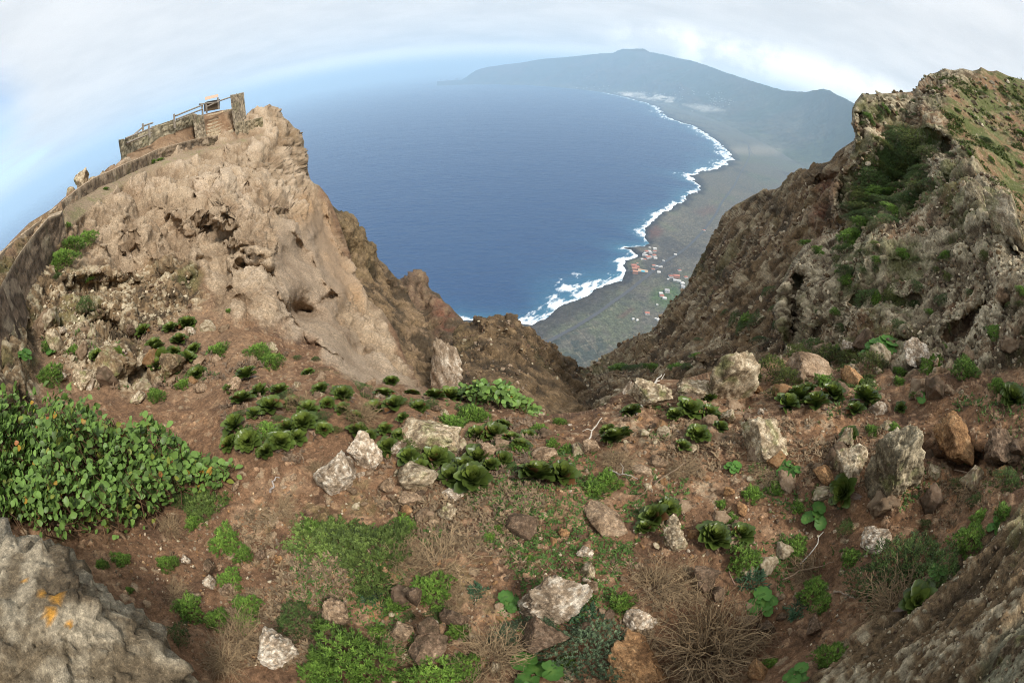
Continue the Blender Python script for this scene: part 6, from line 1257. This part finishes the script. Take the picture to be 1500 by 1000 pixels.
# low parapet along the path
def hpx(h, d): return h*d/(1.19*FOC)
pb = [(93, 309), (118, 291), (143, 277), (165, 267), (187, 256), (210, 245), (233, 233), (262, 222), (290, 213), (320, 204)]
B = [HP(x, y) for x, y in pb]; hh = [hpx(h_, np.linalg.norm(b_)) for b_, h_ in zip(B, (15, 17, 19, 20, 19, 18, 17, 15, 12, 7))]
tag(stone_wall(B, hh, .45, back_dir, cell=.16, res=.045, cols=(.30, .22, .145), cap=(.40, .30, .20), stretch=3), 'long low stone parapet climbing beside the path to the lookout', 'stone wall')
pb = [(-60, 470), (-25, 430), (5, 402), (30, 374), (60, 345), (86, 318)]
B = [HP(x, y, .3) for x, y in pb]; hh = [hpx(h_, np.linalg.norm(b_)) for b_, h_ in zip(B, (36, 34, 30, 26, 22, 16))]
tag(stone_wall(B, hh, .4, back_dir, cell=.12, res=.03, cols=(.24, .175, .115), cap=(.40, .31, .21), seed=3, stretch=3), 'curving stone parapet along the left edge of the picture, outer one of two', 'stone wall')
pb = [(-60, 600), (-20, 540), (12, 490), (36, 442), (60, 400), (82, 362), (97, 342)]
B = [HP(x, y) for x, y in pb]; hh = [hpx(h_, np.linalg.norm(b_)) for b_, h_ in zip(B, (60, 60, 62, 62, 58, 50, 34))]
tag(stone_wall(B, hh, .42, back_dir, cell=.10, res=.024, cols=(.21, .15, .10), cap=(.40, .31, .21), seed=5, stretch=4), 'near thick wall of dark rubble with a plastered top, inner one of two', 'stone wall')
# lookout
def U(px, py, D): return ray(px, py)*D
D0, D1 = 15.8, 20.2
# terrace wall: corner pier, front wall, rear parapet
tw = [(177, 228), (184, 226), (205, 218), (230, 205), (256, 196), (288, 184)]
B = [HP(x, y, .05) for x, y in tw]; hh = [hpx(h_, np.linalg.norm(b_)) for b_, h_ in zip(B, (26, 25, 24, 23, 21, 22))]
tag(stone_wall(B, hh, .5, back_dir, cell=.16, res=.045, cols=(.42, .36, .24), seed=7, stretch=2.2), 'terrace wall of rounded field stones below the lookout railing', 'stone wall')
B = [HP(179, 232, -.1), HP(186, 229, -.1)]; h_ = hpx(30, 16)
tag(stone_wall(B, [h_, h_*.95], .45, back_dir, name='stone_pier', cell=.15, res=.045, cols=(.34, .29, .19), seed=8), 'square stone pier at the left end of the lookout terrace', 'stone pier')
B = [HP(224, 197, .7), HP(240, 192, .7), HP(257, 186, .7)]
tag(stone_wall(B, [hpx(15, 18)]*3, .4, back_dir, cell=.15, res=.045, cols=(.38, .32, .21), seed=9), 'raised middle stretch of the lookout parapet between two railings', 'stone wall')
# stair
st_root = bpy.data.objects.new('stone_stair', None); COL.objects.link(st_root); tag(st_root, 'flight of seven earthen stone steps up to the lookout', 'stair')
bl, br_ = HP(303, 207), HP(343, 194); tl = U(303, 169, 22.2); trr = U(340, 159, 22.8)
fl, fr = np.array(bl), np.array(br_); st_root.location = fl.tolist(); nst = 8
for k in range(nst):
    t0, t1 = k/nst, (k+1)/nst
    a = fl+(tl-fl)*t0; b_ = fr+(trr-fr)*t0; a2 = fl+(tl-fl)*t1; b2 = fr+(trr-fr)*t1; z1a, z1b = a2[2], b2[2]
    m = 14; V = []; rows = []
    for (pa, pb_, za, zb) in ((a, b_, a[2]-.25, b_[2]-.25), (a, b_, z1a, z1b), (a2+(a2-a)*.3, b2+(b2-b_)*.3, z1a, z1b)):
        for i in range(m+1):
            t = i/m; p = pa*(1-t)+pb_*t; p[2] = za*(1-t)+zb*t; V.append(p)
    V = np.array(V); V[:, 2] += fbm(V, .35, 3, seed=k)*.035; V += fbm(V, .25, 3, seed=k+20)[:, None]*.03*np.array([.6, -.8, 0]); F_ = [(r_*(m+1)+i, r_*(m+1)+i+1, (r_+1)*(m+1)+i+1, (r_+1)*(m+1)+i) for r_ in (0, 1) for i in range(m)]
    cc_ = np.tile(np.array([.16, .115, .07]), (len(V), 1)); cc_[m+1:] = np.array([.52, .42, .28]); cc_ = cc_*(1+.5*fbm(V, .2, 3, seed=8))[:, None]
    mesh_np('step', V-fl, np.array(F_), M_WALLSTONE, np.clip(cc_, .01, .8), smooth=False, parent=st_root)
bk2 = (tl-fl); bk2[2] = 0; bk2 /= np.linalg.norm(bk2)
B = [HP(287, 206, -.3), HP(302, 205, -.3)]
tag(stone_wall(B, [hpx(46, 19)*1.0, hpx(44, 19)], .6, bk2, name='stone_pier', cell=.18, res=.05, cols=(.46, .37, .25), seed=11), 'flat-faced stone pier on the left of the lookout steps', 'stone pier')
B = [HP(342, 184, -.3), HP(361, 172, -.3)]
tag(stone_wall(B, [hpx(52, 21.5), hpx(46, 21.5)], .5, bk2, name='stone_pier', cell=.18, res=.05, cols=(.44, .35, .24), seed=12), 'tallest stone pier, on the right of the lookout steps', 'stone pier')
B = [HP(345, 196), HP(366, 190), HP(384, 184)]
tag(stone_wall(B, [hpx(18, 21), hpx(17, 21.5), hpx(13, 22)], .5, bk2, cell=.14, res=.045, cols=(.38, .31, .20), seed=13), 'low mossy wall at the foot of the tallest pier', 'stone wall')
# wooden railings
M_WOOD = rock_mat('grey weathered wood', 30, .3, .004, .25)
def railing(posts, rails, label, rr_=.036):
    root = bpy.data.objects.new('wooden_railing', None); COL.objects.link(root); org = np.array(posts[0][0]); root.location = org.tolist(); tag(root, label, 'railing')
    for a, b_ in posts:
        g = Geo(); bar(g, a-org, b_-org, rr_*1.25); g.mesh('post', M_WOOD, smooth=False, link=True, parent=root)
    for a, b_ in rails:
        g = Geo(); bar(g, a-org, b_-org, rr_); g.mesh('rail', M_WOOD, smooth=False, link=True, parent=root)
DA, DB, DC = 15.7, 17.2, 20.3
railing([(U(210, 197, 17.3), U(209, 181, 17.3)), (U(219.5, 201, 16.6), U(218, 184, 16.6))], [(U(184, 203, DA), U(224, 187, 16.9)), (U(185, 210, DA), U(222, 195, 16.9)), (U(186, 206.5, 16.4), U(212, 184, 17.5)), (U(209, 185, 17.4), U(224, 180, 17.8))], 'grey wooden railing at the left corner of the lookout')
railing([(U(256, 188, 18.2), U(255, 167, 18.2)), (U(297, 170, 20), U(296, 152, 20))], [(U(257, 170, 18.2), U(297, 154, 20)), (U(258, 175, 18.2), U(297, 160, 20))], 'two-rail wooden fence between the parapet and the steps')
railing([(U(303, 166, 20.8), U(302, 153, 20.8)), (U(320.5, 160, 21.4), U(319, 143, 21.4))], [(U(292, 153, 20), U(320, 150, 21.3)), (U(302, 157, 20.8), U(320, 149, 21.4)), (U(320, 148.5, 21.4), U(347, 139.5, 22.3))], 'wooden rail at the top of the steps, reaching to the tallest pier')
# information board and its table
def prism(pts_a, pts_b, col):
    V = np.array(list(pts_a)+list(pts_b)); F_ = [(0, 1, 2, 3), (7, 6, 5, 4)]+[(i, 4+i, 4+(i+1) % 4, (i+1) % 4) for i in range(4)]
    return V, np.array(F_), np.tile(np.array(col), (8, 1))
bd = bpy.data.objects.new('information_board', None); COL.objects.link(bd); o0 = U(310, 160, 22.5); bd.location = o0.tolist(); tag(bd, 'sloping pinkish information board on a dark stone table, seen against the sky', 'information board')
thk = ray(310, 150)*.12
q = [U(300.5, 147, 22.5), U(320, 142, 22.5), U(319.5, 138, 22.9), U(300, 142.5, 22.9)]
V, F_, c = prism(q, [v+thk for v in q], (.50, .36, .26)); mesh_np('panel', V-o0, F_, M_WOOD, c, smooth=False, parent=bd)
q = [U(299, 164, 22.6), U(322, 160, 22.6), U(322, 147, 22.6), U(299, 151, 22.6)]
V, F_, c = prism(q, [v+thk*6 for v in q], (.10, .075, .05)); mesh_np('table', V-o0, F_, M_WOOD, c, smooth=False, parent=bd)
q = [U(296, 153, 22.4), U(322, 147.5, 22.4), U(322, 145.5, 22.4), U(303, 149, 22.4)]
V, F_, c = prism(q, [v+thk*7 for v in q], (.055, .05, .045)); mesh_np('table_top', V-o0, F_, M_WOOD, c, smooth=False, parent=bd)

# houses on the coastal plain
M_WHITE = plain_mat('white render', (.62, .59, .54), .85, .12, .3); M_TERRA = plain_mat('terracotta', (.45, .22, .14), .85, .2, .3); M_ROOF = plain_mat('red tiles', (.38, .15, .10), .8, .2, .5); M_GREYR = plain_mat('flat roof', (.40, .38, .36), .9, .2, .3); M_DARK = plain_mat('window opening', (.03, .03, .035), .4, .1, 1.0); M_POOL = plain_mat('pool water', (.05, .42, .55), .15, .05, 1.0); M_DECK = plain_mat('sandstone deck', (.50, .36, .24), .9, .1, .3)
def house_meshes(w_, d_, h_, roof, wallm, roofm):
    V, F_ = box((-w_/2, -d_/2, -3), (w_/2, d_/2, h_)); wm = mesh_np('walls', V, F_, wallm, smooth=False, link=False)
    if roof == 'hip':
        e = .6; V = np.array([(-w_/2-e, -d_/2-e, h_), (w_/2+e, -d_/2-e, h_), (w_/2+e, d_/2+e, h_), (-w_/2-e, d_/2+e, h_), (-w_/2+d_*.45, 0, h_+d_*.28), (w_/2-d_*.45, 0, h_+d_*.28)])
        rm = mesh_np('roof', V, [np.array([(0, 1, 5, 4), (2, 3, 4, 5), (3, 2, 1, 0)]), np.array([(1, 2, 5), (3, 0, 4)])], roofm, smooth=False, link=False)
    else:
        V, F_ = box((-w_/2-.2, -d_/2-.2, h_+.01), (w_/2+.2, d_/2+.2, h_+.5)); rm = mesh_np('roof', V, F_, roofm, smooth=False, link=False)
    Vs, Fs = [], []
    for k in range(max(2, int(w_/4))):
        for sgn in (-1, 1):
            x = -w_/2+(k+.5)*w_/max(2, int(w_/4)); V, F_ = box((x-.6, sgn*(d_/2+.05)-.06, h_*.35), (x+.6, sgn*(d_/2+.05)+.06, h_*.75)); Fs.append(F_+8*len(Vs)); Vs.append(V)
    om = mesh_np('windows', np.vstack(Vs), np.vstack(Fs), M_DARK, smooth=False, link=False)
    return wm, rm, om
_mv = [tuple(v) for v in V_MNT]; bvh_mnt = BVHTree.FromPolygons(_mv, F_MNT.tolist())
HM = {'ws': house_meshes(13, 9, 5, 'flat', M_WHITE, M_WHITE), 'wr': house_meshes(14, 10, 5, 'hip', M_WHITE, M_ROOF), 'wg': house_meshes(12, 12, 6, 'flat', M_WHITE, M_GREYR), 'tr': house_meshes(26, 14, 9, 'hip', M_TERRA, M_ROOF), 'tf': house_meshes(20, 12, 11, 'flat', M_TERRA, M_TERRA), 'wl': house_meshes(26, 8, 4, 'flat', M_WHITE, M_WHITE)}
def at_plain(px, py):
    g = px_ground([(px, py)], SEA_Z+15)[0]; z0 = plain_z(g[0], g[1]); r_ = Vector(ray(px, py).tolist()); h0 = bvh_mnt.ray_cast(Vector((0, 0, 0)), r_)
    if h0[0] and h0[0].length < Vector((g[0], g[1], z0)).length: return h0[0]
    return Vector((g[0], g[1], z0))
def house(px, py, kind, label, rot=None, s=1.0, group=None, parts=True, name='house'):
    p = at_plain(px, py); r_ = bpy.data.objects.new(name, None); COL.objects.link(r_); r_.location = p; r_.rotation_euler.z = random.uniform(-.4, .4) if rot is None else rot; r_.scale = (s, s, s)
    for nm, me in zip(('walls', 'roof', 'windows'), HM[kind]):
        if nm == 'windows': continue
        obj(nm, me, parent=r_)
    o = obj('window', HM[kind][2], parent=r_); o['kind'] = 'stuff'
    return tag(r_, label, 'house', group)
Vv = lambda x, y: (850+.15*x, 330+.15*y)
for (x, y), k, s, lab in [((650, 245), 'wr', 1.1, 'white house with a red roof in the upper row of the shore village'), ((678, 240), 'ws', .9, 'small white house beside the red-roofed one in the upper row'), ((688, 262), 'wg', 1, 'grey-roofed house in the middle of the shore village'), ((620, 285), 'wg', 1, 'white house nearest the surf in the shore village'), ((645, 285), 'ws', .8, 'small white house between the village lanes'),
                          ((665, 305), 'wr', 1.3, 'largest pinkish house in the middle of the village'), ((690, 300), 'wg', .8, 'narrow house right of the pinkish one'), ((730, 222), 'ws', 1.1, 'white house at the upper right end of the village'), ((728, 245), 'wr', 1.0, 'red-roofed house below the upper right white house'), ((722, 290), 'wr', 1.1, 'pink house across the lane on the right'), ((735, 315), 'ws', 1.0, 'white house at the lower right of the village'),
                          ((605, 318), 'ws', .8, 'small white house at the lower left of the village'), ((632, 322), 'wr', .8, 'small red-roofed house at the lower edge of the village'), ((680, 206), 'ws', .7, 'tiny white house standing above the village'), ((632, 262), 'ws', .8, 'white house beside the lava spit'), ((560, 355), 'wr', .5, 'tiny red hut between village and spa'),
                          ((525, 385), 'tr', .8, 'terracotta spa building, upper wing'), ((530, 420), 'tf', .9, 'terracotta spa building, middle block'), ((550, 400), 'tr', .8, 'terracotta spa building, inner wing'), ((538, 452), 'tf', .9, 'terracotta spa building, lower wing'),
                          ((718, 380), 'wr', .9, 'orange-roofed house right of the car park, upper one'), ((715, 418), 'wr', .9, 'orange-roofed house right of the car park, lower one'), ((750, 388), 'ws', .8, 'white shed beside the upper orange-roofed house'), ((785, 392), 'wl', .7, 'long white shed by the road'), ((770, 447), 'ws', 1.0, 'lone white house by the road junction'), ((815, 340), 'ws', .7, 'lone white hut inland of the village'),
                          ((888, 490), 'wr', 1.2, 'red-roofed farmhouse, left one of the pair'), ((940, 492), 'tr', .9, 'large red-roofed farmhouse, right one of the pair'), ((860, 512), 'ws', .6, 'tiny white shed by the red-roofed farmhouses'), ((948, 530), 'wl', 1.1, 'long white building below the red-roofed farmhouses'), ((1000, 558), 'ws', 1.1, 'white house at the end of the farm lane'), ((1005, 594), 'wg', 1.1, 'brightest white house, lowest by the ravine edge'),
                          ((1032, 500), 'wr', 1, 'pinkish house right of the farmhouses'), ((970, 433), 'wr', .9, 'small red house above the farmhouses'), ((850, 634), 'wg', 1.3, 'white house in the green field'), ((790, 655), 'ws', 1.0, 'white house on the lane, upper of two'), ((798, 680), 'wr', 1.0, 'pinkish house on the lane, lower of two'), ((825, 706), 'ws', 1.0, 'pale shed below the lane houses'), ((755, 760), 'ws', .5, 'tiny white hut in the fields'),
                          ((655, 850), 'wr', 1.0, 'lone pinkish house in the lower fields'), ((520, 900), 'ws', .6, 'tiny white hut, left of two in the lowest field'), ((560, 912), 'ws', .6, 'tiny white hut, right of two in the lowest field'), ((765, 915), 'ws', .9, 'white house half hidden by the ravine slope'), ((740, 905), 'ws', .6, 'small hut beside the half hidden house'), ((930, 280), 'ws', .9, 'lone white house above the road bend'), ((1210, 45), 'wr', .9, 'lone red-roofed house far up the road')]:
    house(*Vv(x, y), k, lab, s=s*.95)
pr = bpy.data.objects.new('swimming_pool', None); COL.objects.link(pr); p = at_plain(*Vv(615, 432)); pr.location = p; pr.rotation_euler.z = -.3; tag(pr, 'turquoise swimming pool in a sandstone terrace beside the terracotta spa', 'swimming pool')
V, F_ = box((-17, -15, -3), (17, 15, 1.5)); mesh_np('deck', V, F_, M_DECK, smooth=False, parent=pr); V, F_ = box((-6, -5, 1.5), (6, 5, 1.7)); mesh_np('pool_basin', V, F_, M_POOL, smooth=False, parent=pr)
k = 0
for x0, y0, x1, y1, cnt in ((1040, 141, 1076, 157, 34), (985, 128, 1060, 146, 20), (905, 133, 990, 140, 18), (840, 122, 900, 131, 10), (1008, 150, 1040, 165, 5)):
    for i in range(cnt):
        x, y = RNG.uniform(x0, x1), RNG.uniform(y0, y1); y = max(y, y0+(x-x0)/(x1-x0)*(y1-y0)*.5)
        house(x, y, random.choice(['ws', 'ws', 'wl', 'wg']), 'far white house in the hazy town below the mountains', s=RNG.uniform(1.2, 2.4), group='houses of the far town')
for x, y, w_, l in ((925, 141, 300, 60), (950, 143, 380, 60), (975, 147, 420, 70), (935, 138, 260, 50), (905, 137, 220, 50), (968, 140, 260, 50)):
    p = at_plain(x, y); V, F_ = box((-w_/2, -l/2, -6), (w_/2, l/2, 6)); o = mesh_np('greenhouse', V, F_, M_WHITE, smooth=False); o.location = p; o.rotation_euler.z = RNG.uniform(-.2, .2); tag(o, 'pale plastic-covered greenhouse field behind the far shore', 'greenhouse', 'greenhouses behind the far shore')
# rock islets off the far headland
for i, (x, y, w_, h_) in enumerate(((646, 117.5, 60, 60), (655, 118, 90, 80), (668, 117, 110, 110))):
    g = px_ground([(x, y)])[0]; me = stone_mesh(300+i, (w_, w_, h_), 'darkgrey', 3, name='islet'); o = obj('rock_islet', me, loc=(g[0], g[1], SEA_Z)); tag(o, ['small rock islet farthest from the far headland', 'middle one of three rock islets off the far headland', 'largest rock islet, touching the tip of the far headland'][i], 'islet')
